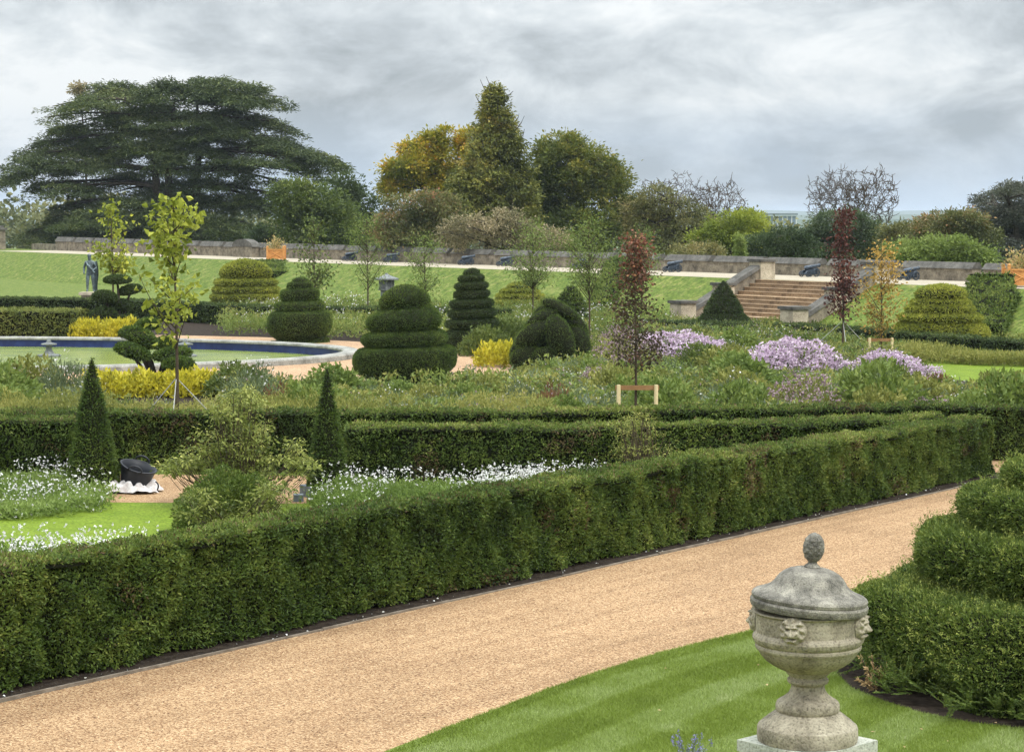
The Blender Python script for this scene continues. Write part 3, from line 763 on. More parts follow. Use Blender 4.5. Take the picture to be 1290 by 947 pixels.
# pedestal
ra = math.radians(44)
cap = Geo(); cap.box((ux, ud, uz - .035), (.575, .575, .066), ra); cap.box((ux, ud, uz - .094), (.52, .52, .048), ra)
pt = thing('urn_pedestal', 'square pale greenish stone pedestal under the lidded urn', 'pedestal', (ux, ud, 0))
cap.build('cap', M['urn_ped'], pt)
Geo().box((ux, ud, (uz - .12) / 2 + .1), (.46, .46, uz - .12 - .2), ra).build('shaft', M['urn_ped'], pt)
Geo().box((ux, ud, .1), (.62, .62, .2), ra).build('plinth', M['urn_ped'], pt)

# soil bed and loose skirt under the near spiral, with its dead twig
cen = np.array([bx, by, 0])
sheet('topiary_soil', list(BED), .042, M['soil'])
# (loose low sprays of the same yew grow round its foot)
sk = thing('yew_skirt', 'loose unclipped yew sprays round the foot of the huge near spiral', 'shrub', (bx, by, 0))
g = Geo()
for q in range(110):
    a = math.radians(R.uniform(165, 300)); rr = R.uniform(2.25, 2.72)
    b0 = cen + np.array([math.cos(a) * rr, math.sin(a) * rr, .08])
    d = np.array([math.cos(a), math.sin(a), 0]) * R.uniform(.35, 1.0) + R.normal(size=3) * .3; d[2] = R.uniform(.35, .9); d = nrmz(d)
    L = R.uniform(.28, .55)
    u = np.linspace(0, 1, 12); sp = b0 + d * (u * L)[:, None] + np.array([0, 0, -1]) * (u ** 2 * L * .25)[:, None]
    for sub in range(4):
        dd = nrmz(d + R.normal(size=3) * .45); i0 = R.integers(2, 8)
        u2 = np.linspace(0, 1, 26); p2 = sp[i0] + dd * (u2 * L * .6)[:, None]
        P = np.repeat(p2, 2, 0); side = nrmz(np.cross(dd, [0, 0, 1.]))
        sgn = np.tile([1, -1], 26)[:, None]
        D = dd * .7 + side * sgn + R.normal(size=P.shape) * .15
        g.leaves(P, D, R.uniform(.03, .05, len(P)), .28, 0, np.clip(R.normal(.42, .16, len(P)), 0, 1))
g.build('foliage', M['yew_fresh'], sk)
tw = G(1108, 876); g = Geo()
tt_ = thing('dead_twig', 'dry tan dead yew sprig at the soil edge beside the urn', 'twig', tw)
M['tan'] = leafmat('dry_leaf', [(0, (.30, .19, .08)), (1, (.62, .45, .24))], .2)
for q in range(13):
    d = nrmz(np.array([R.uniform(-.9, .45), R.uniform(-.5, .1), R.uniform(.15, 1.3)])); L = R.uniform(.16, .42)
    u = np.linspace(0, 1, 14); p2 = np.array(tw) + [0, 0, .04] + d * (u * L)[:, None]
    g.tube(p2[::3], .006, 4, 1)
    P = np.repeat(p2[4:], 3, 0); g.leaves(P, d + R.normal(size=P.shape) * .8, R.uniform(.03, .06, len(P)), .4, 0, R.random(len(P)))
g.build('sprig', [M['tan'], M['twig']], tt_)

# ---------------------------------------------------------------- pond
M['rim'] = stonemat('pond_rim_stone', (.40, .39, .35), (.28, .275, .25), (.145, .14, .12), 2, .3)
M['tile'] = plain('pond_blue_tile', (.022, .040, .155), .35, spec=.4, scale=3, col2=(.010, .018, .085))
mw, nt, nd, lk = newmat('pond_water')
p = nd.new('ShaderNodeBsdfPrincipled'); p.inputs['Roughness'].default_value = .22; p.inputs['Base Color'].default_value = (.085, .125, .022, 1)
p.inputs['Specular IOR Level'].default_value = .22
tc = nd.new('ShaderNodeTexCoord'); n = nd.new('ShaderNodeTexNoise'); n.inputs['Scale'].default_value = 1.3; n.inputs['Detail'].default_value = 5
mp = nd.new('ShaderNodeMapping'); mp.inputs['Scale'].default_value = (.5, 2.2, 1); lk.new(tc.outputs['Object'], mp.inputs[0]); lk.new(mp.outputs[0], n.inputs['Vector'])
r = ramp(nd, [(.35, (.10, .15, .018)), (.65, (.24, .28, .05))]); lk.new(n.outputs['Fac'], r.inputs[0]); lk.new(r.outputs[0], p.inputs['Base Color'])
b = nd.new('ShaderNodeBump'); b.inputs['Strength'].default_value = .12; b.inputs['Distance'].default_value = .05; lk.new(n.outputs['Fac'], b.inputs['Height']); lk.new(b.outputs[0], p.inputs['Normal'])
o = nd.new('ShaderNodeOutputMaterial'); lk.new(p.outputs[0], o.inputs[0]); M['water'] = mw
pcx, pcy, prx, pry = POND
pond = thing('round_pond', 'large low round stone-rimmed pond with blue tiled inner wall', 'pond', (pcx, pcy, 0))
a = np.arange(160) * 2 * math.pi / 160
def ring(k, z): return np.stack([pcx + (prx + k) * np.cos(a), pcy + (pry + k) * np.sin(a), np.full(160, z)], -1)
g = Geo(); g.grid(np.stack([ring(.05, .0), ring(.05, .16), ring(.0, .22), ring(-.48, .22), ring(-.53, .18), ring(-.53, .12)]), 0, .5, False, cv=True)
g.build('rim', M['rim'], pond)
g = Geo(); g.grid(np.stack([ring(-.48, .125), ring(-.5, -.62)]), 0, .5, True, cv=True); g.build('tiled_wall', M['tile'], pond)
g = Geo(); g.add(ring(-.51, -.15), [list(range(160))], 0)
tag(g.build('water', M['water'], origin=(0, 0, 0)), kind='structure')
M['bronze'] = plain('weathered_bronze', (.17, .225, .235), .5, metal=.25, spec=.5, scale=7, col2=(.045, .058, .062))
M['stone'] = stonemat('weathered_stone', (.34, .29, .215), (.205, .172, .13), (.075, .066, .052), 2.0)
M['stone_light'] = stonemat('pale_stone', (.60, .52, .40), (.47, .40, .30), (.27, .22, .165), 1.6)
M['coping'] = stonemat('dark_coping', (.17, .158, .14), (.105, .098, .088), (.05, .047, .042), 2.2)
M['lantern'] = stonemat('grey_stone', (.26, .27, .27), (.18, .19, .19), (.09, .095, .095), 8)
for px, lab in ((71, 'small grey fountain jet on its stand at the far pond edge, left one'), (240, 'small grey fountain jet at the far pond edge behind the cloud pruned tree')):
    q = G(px, 441, 0)
    g = Geo(); g.lathe([(0, 0), (.42, 0), (.42, .06), (.2, .1), (.12, .22), (.1, .38), (.28, .42), (.28, .46), (.1, .5), (.05, .62), (0, .64)], (q[0], 78.6, -.15), 20)
    f_ = thing('fountain_jet', lab, 'fountain', (q[0], 78.6, -.15)); g.build('stand', M['lantern'], f_)

# ---------------------------------------------------------------- statue, lantern
sd = 111.0; sz = zat(368, sd); sx_ = atx(114, sd, sz)
pl = thing('statue_plinth', 'pale stone plinth under the bronze figure behind the low hedge', 'plinth', (sx_, sd, 0))
Geo().box((sx_, sd, (sz - .14) / 2), (.8, .8, sz - .14)).build('shaft', M['stone_light'], pl)
Geo().box((sx_, sd, sz - .07), (1.0, 1.0, .14)).build('cap', M['stone_light'], pl)
st = thing('statue', 'dark bronze standing male figure with draped cloak on a stone plinth', 'statue', (sx_, sd, sz))
J = [(0, 0, 1.02, .155), (.0, 0, 1.22, .15), (-.02, 0, 1.45, .19), (-.02, 0, 1.60, .075), (-.03, -.02, 1.70, .085), (-.03, -.03, 1.80, .10), (-.03, -.02, 1.89, .07),
     (-.22, 0, 1.50, .085), (-.31, .02, 1.24, .062), (-.30, -.10, 1.02, .048), (-.27, -.15, .92, .05),
     (.18, 0, 1.49, .085), (.31, .02, 1.24, .062), (.20, -.14, 1.12, .048), (.12, -.17, 1.13, .05),
     (-.11, 0, .95, .115), (-.13, -.06, .53, .085), (-.15, .0, .11, .055), (-.16, -.14, .04, .05),
     (.11, 0, .95, .115), (.15, -.02, .53, .085), (.17, .05, .11, .055), (.20, -.08, .04, .05)]
ED = [(0, 1), (1, 2), (2, 3), (3, 4), (4, 5), (5, 6), (2, 7), (7, 8), (8, 9), (9, 10), (2, 11), (11, 12), (12, 13), (13, 14), (0, 15), (15, 16), (16, 17), (17, 18), (0, 19), (19, 20), (20, 21), (21, 22)]
me = bpy.data.meshes.new('statue_body'); me.from_pydata([j[:3] for j in J], ED, []); me.update()
bo = bpy.data.objects.new('figure', me); COL.objects.link(bo); bo.parent = st
sk_ = bo.modifiers.new('Skin', 'SKIN'); sk_.use_smooth_shade = True
for i, v in enumerate(me.skin_vertices[0].data): v.radius = (J[i][3], J[i][3]); v.use_root = (i == 0)
sb = bo.modifiers.new('Sub', 'SUBSURF'); sb.levels = 2; sb.render_levels = 2
me.materials.append(M['bronze'])
u, v = np.meshgrid(np.linspace(0, 1, 26), np.linspace(0, 1, 30), indexing='ij')
Vc = np.stack([sx_ + .10 + .24 * (u - .1) + .05 * np.sin(v * 5) + .07 * v, sd + .10 - .12 * u + .05 * np.sin(u * 22 + v * 2) - .07 * v * (1 - u), sz + 1.52 - 1.48 * v + .05 * np.sin(u * 9)], -1)
g = Geo(); g.grid(Vc, 0, .5, True); g.grid(Vc + np.array([.03, .06, 0]), 0, .5, True)
uu = np.linspace(0, 1, 16)
g.tube(np.stack([sx_ - .20 + .46 * uu, sd - .17 - .07 * np.sin(uu * 3.14), sz + 1.52 - .55 * uu + .03 * np.sin(uu * 20)], -1), .055, 8)
g.build('cloak', M['bronze'], st)
g = Geo(); g.ell((sx_ - .03, sd - .02, sz + 1.845), (.105, .115, .10), 10); g.build('hair', M['bronze'], st)

ld = 112.0; lx = atx(487, ld, 1.5)
lt = thing('stone_lantern', 'small grey stone lantern with tiled cap standing behind the round spiral', 'lantern', (lx, ld, terr(lx, ld)))
b0 = float(terr(lx, ld)); zt_, ze, zb_ = zat(343, ld), zat(352, ld), zat(364, ld)
g = Geo(); g.lathe([(0, b0), (.48, b0), (.48, b0 + .15), (.34, b0 + .2), (.30, zb_ - .1), (.42, zb_ - .06), (.42, zb_)], (lx, ld, 0), 8, smooth=False); g.build('post', M['lantern'], lt)
g = Geo(); g.lathe([(.33, zb_), (.33, ze)], (lx, ld, 0), 8, smooth=False)
for q in range(8):
    a_ = q * math.pi / 4; g.tube([(lx + .35 * math.cos(a_), ld + .35 * math.sin(a_), zb_), (lx + .35 * math.cos(a_), ld + .35 * math.sin(a_), ze)], .05, 5)
g.build('light_box', M['lantern'], lt)
g = Geo(); g.lathe([(0, ze), (.62, ze - .02), (.62, ze + .05), (.4, ze + .13), (.2, ze + .2), (.07, ze + .27), (.1, zt_ - .12), (.05, zt_ - .03), (0, zt_)], (lx, ld, 0), 8, smooth=False); g.build('roof', M['lantern'], lt)

# ---------------------------------------------------------------- terrace wall, staircase, cannons, planters
wl = thing('terrace_wall', 'long low weathered stone parapet wall with gaps along the raised terrace', 'wall', Tw(5.9, 40, TZ))
def wh(t_): return np.interp(t_, [-10, 40, 120], [.80, .92, 1.2])
for k0 in np.arange(-14, 124, 23.0):
    g = Geo(); g.ts(5.7, 6.3, k0, k0 + 22.99, TZ - 1.6, TZ + .45 * wh(k0 + 11)); g.build('wall_base', M['stone'], wl)
# battlements with sloped dark copings
tcur = -13.0; i = 0
while tcur < 118:
    L = 4.0 + R.uniform(-.5, .6); h = float(wh(tcur)); z0 = TZ + .45 * h - .01; z1 = TZ + .66 * h
    g = Geo(); g.ts(5.72, 6.28, tcur, tcur + L, z0, z1)
    mo = g.build('merlon', M['stone'], wl)
    ta, tb = tcur - .04, tcur + L + .04
    c = [Tw(5.64, ta, z1 + .002), Tw(6.36, ta, z1 + .002), Tw(6.36, tb, z1 + .002), Tw(5.64, tb, z1 + .002), Tw(5.92, ta, TZ + h), Tw(6.15, ta, TZ + h), Tw(6.15, tb, TZ + h), Tw(5.92, tb, TZ + h)]
    g = Geo(); g.hexa(c); g.build('coping', M['coping'], mo)
    tcur += L + R.uniform(.38, .7); i += 1
tp = t_at(310, 5.4, 2.8)
ep = thing('wall_pier', 'rounded stone pier with domed dark cap in the terrace wall, right of the cedar', 'pier', Tw(5.5, tp, TZ))
g = Geo(); g.ts(5.1, 5.68, tp - 1.6, tp + 1.6, TZ, TZ + .75); g.build('block', M['stone'], ep)
u = np.linspace(0, math.pi, 9); Vd = np.array([[Tw(s_, tp + 1.7 * math.cos(x), TZ + .75 + .55 * math.sin(x)) for x in u] for s_ in (5.05, 5.69)])
g = Geo(); g.grid(Vd, 0, .5, True)
for e in (0, 1): g.add(Vd[e], [list(range(9))], 0)
g.build('cap', M['coping'], ep)
tl = t_at(-4, 3.5, 2.5)
ep = thing('wall_pier', 'tall stone end pier with stepped cap at the left edge', 'pier', Tw(3.5, tl, TZ))
g = Geo(); g.ts(2.9, 4.1, tl - .6, tl + .6, TZ, TZ + 1.75); g.build('shaft', M['stone'], ep)
g = Geo(); g.ts(2.75, 4.25, tl - .75, tl + .75, TZ + 1.75, TZ + 1.95); g.ts(3.0, 4.0, tl - .5, tl + .5, TZ + 1.95, TZ + 2.15); g.build('cap', M['coping'], ep)

M['step'] = stonemat('brown_step_stone', (.40, .285, .18), (.29, .20, .125), (.14, .095, .065), 1.2)
M['step_edge'] = stonemat('pale_step_edge', (.62, .48, .33), (.46, .32, .20), (.30, .19, .12), 1.5)
tR, tL = 6.35, 14.1
stairs = thing('stone_staircase', 'broad brown stone steps climbing to the terrace between sloping parapets', 'staircase', Tw(-2, (tR + tL) / 2, 0))
n = 12; run = 4.0 / n
for k in range(n):
    s0 = SB + k * run; z1 = TZ * (k + 1) / n
    so_ = Geo().ts(s0, s0 + run + .02, tR + .31, tL - .31, max(z1 - .5, -.1), z1 - .035).build('step', M['step'], stairs)
    Geo().ts(s0 - .03, s0 + run, tR + .31, tL - .31, z1 - .033, z1 + .002 * 0).build('nosing', M['step_edge'] if k in (2, 7) else M['step'], so_)
def flank(tc_, w=.30):
    zl = lambda s_: TZ * np.clip((s_ - SB) / 4.0, 0, 1)
    t0, t1 = tc_ - w, tc_ + w
    g = Geo(); g2 = Geo()
    for (a0, a1) in ((SB + .1, -2.15), (-1.75, -.05)):
        za, zb = zl(a0) + .54, zl(a1) + .54
        g.hexa([Tw(a0, t0, -.1), Tw(a1, t0, -.1), Tw(a1, t1, -.1), Tw(a0, t1, -.1), Tw(a0, t0, za), Tw(a1, t0, zb), Tw(a1, t1, zb), Tw(a0, t1, za)])
        t2, t3 = t0 - .07, t1 + .07
        g2.hexa([Tw(a0, t2, za + .002), Tw(a1, t2, zb + .002), Tw(a1, t3, zb + .002), Tw(a0, t3, za + .002), Tw(a0, t2 + .05, za + .17), Tw(a1, t2 + .05, zb + .17), Tw(a1, t3 - .05, zb + .17), Tw(a0, t3 - .05, za + .17)])
    f = g.build('parapet', M['stone'], stairs); g2.build('coping', M['coping'], f)
    for sc, hh, w2 in ((SB - .25, .98, .42), (-1.95, 1.75, .36), (.3, TZ + .80, .42)):
        g = Geo(); g.ts(sc - w2, sc + w2, tc_ - w2, tc_ + w2, -.1, hh); pr_ = g.build('pier', M['stone_light'], stairs)
        g = Geo(); g.ts(sc - w2 - .08, sc + w2 + .08, tc_ - w2 - .08, tc_ + w2 + .08, hh + .002, hh + .13); g.build('cap', M['coping'], pr_)
flank(tR); flank(tL)

M['gun'] = plain('blue_grey_iron', (.070, .092, .120), .4, metal=.3, spec=.5, scale=5, col2=(.028, .038, .052))
def cannon(label):
    r = thing('cannon', label, 'cannon', (0, 0, 0), 'small cannons along the terrace wall')
    g = Geo()      # +X is the muzzle
    P = np.array([[-.46, 0, .50], [-.40, 0, .505], [-.36, 0, .51], [0, 0, .555], [.40, 0, .61], [.60, 0, .635], [.62, 0, .638], [.66, 0, .642]])
    g.tube(P, [.03, .05, .13, .12, .10, .085, .115, .11], 14); g.tube([[-.05, -.2, .55], [-.05, .2, .55]], .04, 8)
    g.build('barrel', M['gun'], r)
    g = Geo()
    for s_ in (-1, 1):
        y = s_ * .17
        g.hexa([(-.55, y - .035, .14), (.38, y - .035, .14), (.38, y + .035, .14), (-.55, y + .035, .14), (-.45, y - .035, .36), (.34, y - .035, .52), (.34, y + .035, .52), (-.45, y + .035, .36)])
    g.box((-.1, 0, .2), (.9, .28, .06)); g.tube([[.2, -.32, .2], [.2, .32, .2]], .035, 8); g.tube([[-.42, -.30, .16], [-.42, .30, .16]], .035, 8)
    g.build('carriage', M['gun'], r)
    for x, rr_ in ((.2, .24), (-.42, .17)):
        for s_ in (-1, 1):
            g = Geo(); c = np.array([x, s_ * .29, rr_])
            aa = np.arange(24) * 2 * math.pi / 24
            V = np.stack([np.stack([c[0] + q * np.cos(aa), np.full(24, c[1] + o_), c[2] + q * np.sin(aa)], -1) for q, o_ in ((rr_ * .8, -.03), (rr_, -.03), (rr_, .03), (rr_ * .8, .03), (rr_ * .8, -.03))])
            g.grid(V, 0, .5, False, cv=True)
            for q in range(6):
                e = np.array([math.cos(q * math.pi / 3), 0, math.sin(q * math.pi / 3)]); g.tube([c, c + e * rr_ * .85], .022, 5)
            g.tube([c + [0, -.05, 0], c + [0, .05, 0]], .05, 8)
            g.build('wheel', M['gun'], r)
    return r
cl_ = ['leftmost of the small blue grey cannons by the terrace wall', 'second small cannon from the left, behind a thin green sapling', 'small cannon by the wall above the tallest ringed spiral', 'small cannon by the wall, right of the tallest ringed spiral', 'small cannon half hidden behind the sapling left of the reddish tree', 'small cannon on the terrace just left of the staircase', 'small cannon on the terrace above the brown steps', 'small blue grey cannon right of the orange leaved tree']
proto = None
for lab, px in zip(cl_, (441, 493, 588, 637, 733, 848, 1021, 1146)):
    o = cannon(lab) if proto is None else copy_tree(proto)
    if proto is None: proto = o
    o['label'] = lab
    tq = t_at(px, 4.6, 2.5); q = Tw(4.6, tq, TZ + .01)
    o.location = Vector(q); o.rotation_euler = (0, 0, math.atan2(TN[1], TN[0]) + R.uniform(-.1, .1)); o.scale = (.84, .84, .84)

M['orange_wood'] = plain('varnished_orange_wood', (.62, .30, .09), .5, scale=6, col2=(.48, .21, .06))
M['orangeleaf'] = leafmat('pale_shrub_leaf', [(0, (.16, .18, .05)), (.5, (.42, .36, .14)), (1, (.62, .42, .2))], .2)
def planter(px, s_, ypx, label, plab):
    tq = t_at(px, s_, 2.4); q = Tw(s_, tq, TZ + .01); hs = .6; zb = TZ + .01
    r = thing('wooden_planter', label, 'planter', q)
    g = Geo(); g.box(q + [0, 0, .38], (1.02, 1.02, .58), 0); g.build('panels', M['orange_wood'], r)
    for ax in (-1, 1):
        for ay in (-1, 1):
            g = Geo(); g.box(q + [ax * .54, ay * .54, .42], (.12, .12, .84)); g.ell(q + [ax * .54, ay * .54, .88], (.075, .075, .075), 6); g.build('post', M['orange_wood'], r)
    for y in (-.53, .53):
        g = Geo()
        g.tube([q + [-.46, y, .14], q + [.46, y, .62]], .03, 4); g.tube([q + [.46, y, .14], q + [-.46, y, .62]], .03, 4)
        g.box(q + [0, y, .70], (.94, .06, .07)); g.box(q + [0, y, .09], (.94, .06, .07))
        g.build('bracing', M['orange_wood'], r)
    p = thing('planter_shrub', plab, 'shrub', q + [0, 0, .66])
    g = Geo()
    n = 700; P = R.normal(size=(n, 3)) * [.26, .26, .26]; P[:, 2] = np.abs(P[:, 2]) * 1.3
    g.leaves(q + [0, 0, .68] + P, P + R.normal(size=(n, 3)) * .3, R.uniform(.08, .16, n), .5, 0, R.random(n))
    for k in range(9): g.tube([q + [0, 0, .6], q + [0, 0, .6] + R.normal(size=3) * [.25, .25, .1] + [0, 0, .6]], .012, 4, 1)
    g.build('foliage', [M['orangeleaf'], M['twig']], p)
planter(348, 2.2, 0, 'square orange wooden planter box on the terrace near the cedar', 'pale leafy shrub growing in the orange planter near the cedar')
planter(1284, 2.0, 0, 'square orange wooden planter box on the terrace at the right edge', 'pale leafy shrub growing in the orange planter at the right edge')
# ---------------------------------------------------------------- trees
M['cedar'] = leafmat('cedar_needles', [(0, (.040, .060, .024)), (.45, (.095, .125, .044)), (.8, (.175, .205, .068)), (1, (.26, .28, .11))], .12)
M['cedar_grey'] = leafmat('grey_cedar_needles', [(0, (.045, .052, .040)), (.5, (.105, .115, .085)), (1, (.21, .21, .155))], .12)
M['leaf_mid'] = leafmat('mid_green_leaf', [(0, (.050, .078, .018)), (.5, (.125, .165, .036)), (1, (.26, .29, .07))], .3)
M['leaf_dark'] = leafmat('dark_green_leaf', [(0, (.032, .054, .020)), (.5, (.075, .108, .038)), (1, (.155, .185, .065))], .25)
M['leaf_beech'] = leafmat('olive_green_leaf', [(0, (.052, .075, .016)), (.45, (.135, .165, .032)), (.8, (.27, .26, .045)), (1, (.44, .34, .07))], .3)
M['leaf_gold'] = leafmat('autumn_gold_leaf', [(0, (.11, .14, .022)), (.4, (.28, .28, .035)), (.75, (.55, .42, .045)), (1, (.66, .30, .06))], .3)
M['leaf_tall'] = leafmat('olive_gold_leaf', [(0, (.070, .085, .020)), (.45, (.18, .195, .042)), (.8, (.36, .32, .07)), (1, (.54, .40, .10))], .3)
M['leaf_rust'] = leafmat('rusty_green_leaf', [(0, (.07, .088, .028)), (.5, (.18, .185, .062)), (.8, (.34, .22, .10)), (1, (.52, .23, .14))], .25)
M['leaf_pink'] = leafmat('pinkish_fawn_leaf', [(0, (.13, .125, .06)), (.5, (.36, .30, .165)), (1, (.66, .48, .33))], .25)
M['leaf_brown'] = leafmat('thin_brown_leaf', [(0, (.075, .085, .028)), (.5, (.18, .18, .06)), (1, (.34, .27, .11))], .25)
M['leaf_lime'] = leafmat('yellow_green_leaf', [(0, (.12, .16, .02)), (.45, (.30, .34, .04)), (1, (.60, .60, .10))], .35)
M['leaf_grey'] = leafmat('grey_green_leaf', [(0, (.045, .070, .032)), (.5, (.105, .14, .062)), (1, (.21, .25, .12))], .25)
M['leaf_red'] = leafmat('dark_red_leaf', [(0, (.045, .018, .013)), (.5, (.115, .038, .028)), (1, (.25, .09, .055))], .25)
M['leaf_copper'] = leafmat('copper_leaf', [(0, (.055, .045, .022)), (.4, (.125, .075, .042)), (.7, (.26, .095, .06)), (1, (.62, .32, .15))], .3)
M['leaf_amber'] = leafmat('amber_leaf', [(0, (.20, .15, .035)), (.5, (.44, .27, .06)), (1, (.62, .41, .12))], .3)
M['leaf_fresh'] = leafmat('fresh_green_leaf', [(0, (.085, .13, .028)), (.5, (.19, .25, .055)), (1, (.34, .39, .12))], .35)
M['greybark'] = plain('grey_twigs', (.17, .15, .135), .9, spec=.1, scale=3, col2=(.09, .078, .07))

def limb(g, a, b, r0, r1, k=6, sag=.12, mat=0, n=7):
    a, b = np.asarray(a, float), np.asarray(b, float); u = np.linspace(0, 1, n)[:, None]
    L = np.linalg.norm(b - a); mid = (a + b) / 2 + np.array([R.normal() * .06, R.normal() * .06, sag]) * L
    P = (1 - u) ** 2 * a + 2 * u * (1 - u) * mid + u ** 2 * b
    g.tube(P, r0 + (r1 - r0) * u[:, 0], k, mat)
    return P

def cone_clumps(d, rows, n):
    yv = np.array([r[0] for r in rows]); cx = np.array([r[1] for r in rows]); hw = np.array([r[2] for r in rows]); m = mpp(d)
    yy = np.linspace(yv[0], yv[-1], 400); w = np.interp(yy, yv, hw) ** 1.25
    ys = R.choice(yy, n, p=w / w.sum()); a = R.random(n) * 2 * math.pi; q = R.random(n) ** .42 * R.uniform(.66, 1.22, n)
    h_ = np.interp(ys, yv, hw) * q
    X = np.array([atx(np.interp(y, yv, cx), d, zat(y, d)) for y in ys]) + np.cos(a) * h_ * m
    C = np.column_stack([X, d + np.sin(a) * h_ * m * .85, [zat(y, d) for y in ys]])
    return C, np.column_stack([np.cos(a), np.sin(a), np.full(n, .25)])

def broadleaf(name, label, d, lobes, mat, base=None, leaf=.26, dens=1.0, cr=.85, gaps=.36, tint0=.42, tintv=.55, top=0.0, cat='tree', group=None, trunk_r=.38, nl=46, asp=.55, drop=0.0, twigs=0, edge=None, yd=.8, xl=0.0, cone=None):
    """lobes: (x, y, half width, half height) in photo pixels at distance d"""
    m = mpp(d)
    x_mid = base if base is not None else np.mean([l[0] for l in lobes])
    bxx = atx(x_mid, d); bz = float(terr(bxx, d)) - .1
    t = thing(name, label, cat, (bxx, d, bz), group)
    C = []; Wt = []; OUT = []
    allz = [zat(l[1] - l[3], d) for l in lobes]; ztop = max(allz); zlow = min(zat(l[1] + l[3], d) for l in lobes)
    for (cx, cy, rx, ry) in lobes:
        yy = d + R.uniform(-.5, .5) * rx * m * yd
        c = np.array([atx(cx, yy, zat(cy, d)), yy, zat(cy, d)]); r = np.array([rx * m, rx * m * yd, ry * m])
        n = int(dens * 17.0 * (rx * m) * (ry * m) / cr ** 2) + 10
        v = nrmz(R.normal(size=(n, 3))); q = (1 - .5 * R.random(n) ** 2.2)[:, None]
        C.append(c + v * r * q); OUT.append(v)
    C = np.concatenate(C); OUT = np.concatenate(OUT)
    if cone is not None: C, OUT = cone_clumps(d, *cone)
    k = noise(C, .8 / cr) > gaps - .10
    C, OUT = C[k], OUT[k]
    g = Geo()
    # each clump is a spray of leaves round a twig
    n = len(C); rc = cr * R.uniform(.55, 1.15, n)
    off = R.normal(size=(n, nl, 3)) * .5; off[..., 2] *= .62
    P = C[:, None] + off * rc[:, None, None]
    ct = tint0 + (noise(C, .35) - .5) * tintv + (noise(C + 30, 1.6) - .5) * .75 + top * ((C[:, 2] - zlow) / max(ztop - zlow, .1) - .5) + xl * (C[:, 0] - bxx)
    T = ct[:, None] + R.normal(size=(n, nl)) * .12
    D = off + OUT[:, None] * .6 + R.normal(size=off.shape) * .45; D[..., 2] -= drop
    P = P.reshape(-1, 3); D = D.reshape(-1, 3)
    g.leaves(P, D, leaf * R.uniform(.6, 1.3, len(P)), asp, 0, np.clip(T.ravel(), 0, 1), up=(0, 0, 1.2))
    g.build('crown', mat, t)
    g = Geo()
    if cone is not None:      # bare shoot tips stand clear of the leaves
        for k in range(45):
            i = int(np.clip(R.exponential(.3) * n, 0, n - 1)); i = np.argsort(-C[:, 2])[i]
            e = C[i] + OUT[i] * R.uniform(.3, .8) + [0, 0, R.uniform(.3, .9)]; g.tube([C[i], (C[i] + e) / 2 + OUT[i] * .1, e], [.035, .028, .018], 4)
    cz = zlow + (ztop - zlow) * .72; xc = C[:, 0].mean()
    tr = limb(g, (bxx, d, bz - .3), (xc * .6 + bxx * .4, d, cz), trunk_r, trunk_r * .25, 8, 0, n=9)
    sel = R.choice(n, min(n, 22 + twigs), replace=False)
    for i in sel:
        j = int(np.clip(np.searchsorted(tr[:, 2], C[i, 2] - .35 * np.linalg.norm(C[i, :2] - tr[4, :2]) - .3), 2, 8))
        limb(g, tr[j], C[i] + OUT[i] * (rc[i] * .6 if twigs else 0), trunk_r * .32, .02, 5, .10)
    g.build('trunk', M['bark'], t)
    return t

def bare(name, label, px, d, ytop, ybase, hw, mat=None, n=330, trunk=.38, cat='tree'):
    """leafless crown: twigs reach out to points of the crown and join the nearest older wood"""
    m = mpp(d); x = atx(px, d); bz = float(terr(x, d)); zt = zat(ytop, d); z1 = zat(ybase, d)
    t = thing(name, label, cat, (x, d, bz)); g = Geo()
    c = np.array([x, d, z1 + (zt - z1) * .45]); r = np.array([hw * m, hw * m * .8, (zt - z1) * .56])
    v = nrmz(R.normal(size=(n, 3))); T = c + v * r * (R.random(n) ** .40)[:, None] * (.82 + .36 * noise(v * 1.0, 2.2))[:, None]
    T = T[T[:, 2] > z1 - .4]
    base = np.array([x, d, z1 - (zt - z1) * .12])
    T = T[np.argsort(np.linalg.norm((T - base) * [1.15, 1.15, 1], axis=1))]
    mx = np.linalg.norm(T - base, axis=1).max()
    N = [np.array([x, d, bz - .3]), np.array([x + .1, d, (bz + base[2]) / 2]), base]
    g.tube(N, [trunk * 1.3, trunk, trunk * .85], 8)
    nodes = [base]; dist = [0.0]; rad = [trunk * .8]
    for p in T:
        A = np.array(nodes); q = np.linalg.norm(A - p, axis=1); cost = q + .30 * np.array(dist) + np.where(A[:, 2] > p[2] + .2, 1.5, 0)
        i = int(np.argmin(cost)); a0 = A[i]; L = q[i]
        if L < .12: continue
        mid = (a0 + p) / 2 + R.normal(size=3) * .12 * L + np.array([0, 0, -.06 * L])
        u = np.linspace(0, 1, 5)[:, None]; P = (1 - u) ** 2 * a0 + 2 * u * (1 - u) * mid + u ** 2 * p
        P[1:4] += R.normal(size=(3, 3)) * .05 * L
        r0 = min(rad[i] * .75, .02 + trunk * .55 * (1 - dist[i] / (mx * 1.25)) ** 2.2); r1 = max(.026, r0 * .66)
        g.tube(P, np.linspace(r0, r1, 5), 5 if r0 > .06 else 3, cap=False)
        for k in (2, 4):
            nodes.append(P[k]); dist.append(dist[i] + L * k / 4); rad.append(r0 + (r1 - r0) * k / 4)
        for _ in range(2):
            k = R.integers(2, 5); e = P[k] + nrmz(nrmz(p - a0) + R.normal(size=3) * .8) * R.uniform(.25, .6)
            g.tube([P[k], (P[k] + e) / 2 + R.normal(size=3) * .04, e], [.022, .02, .016], 3, cap=False)
    g.build('branches', mat or M['greybark'], t)
    return t

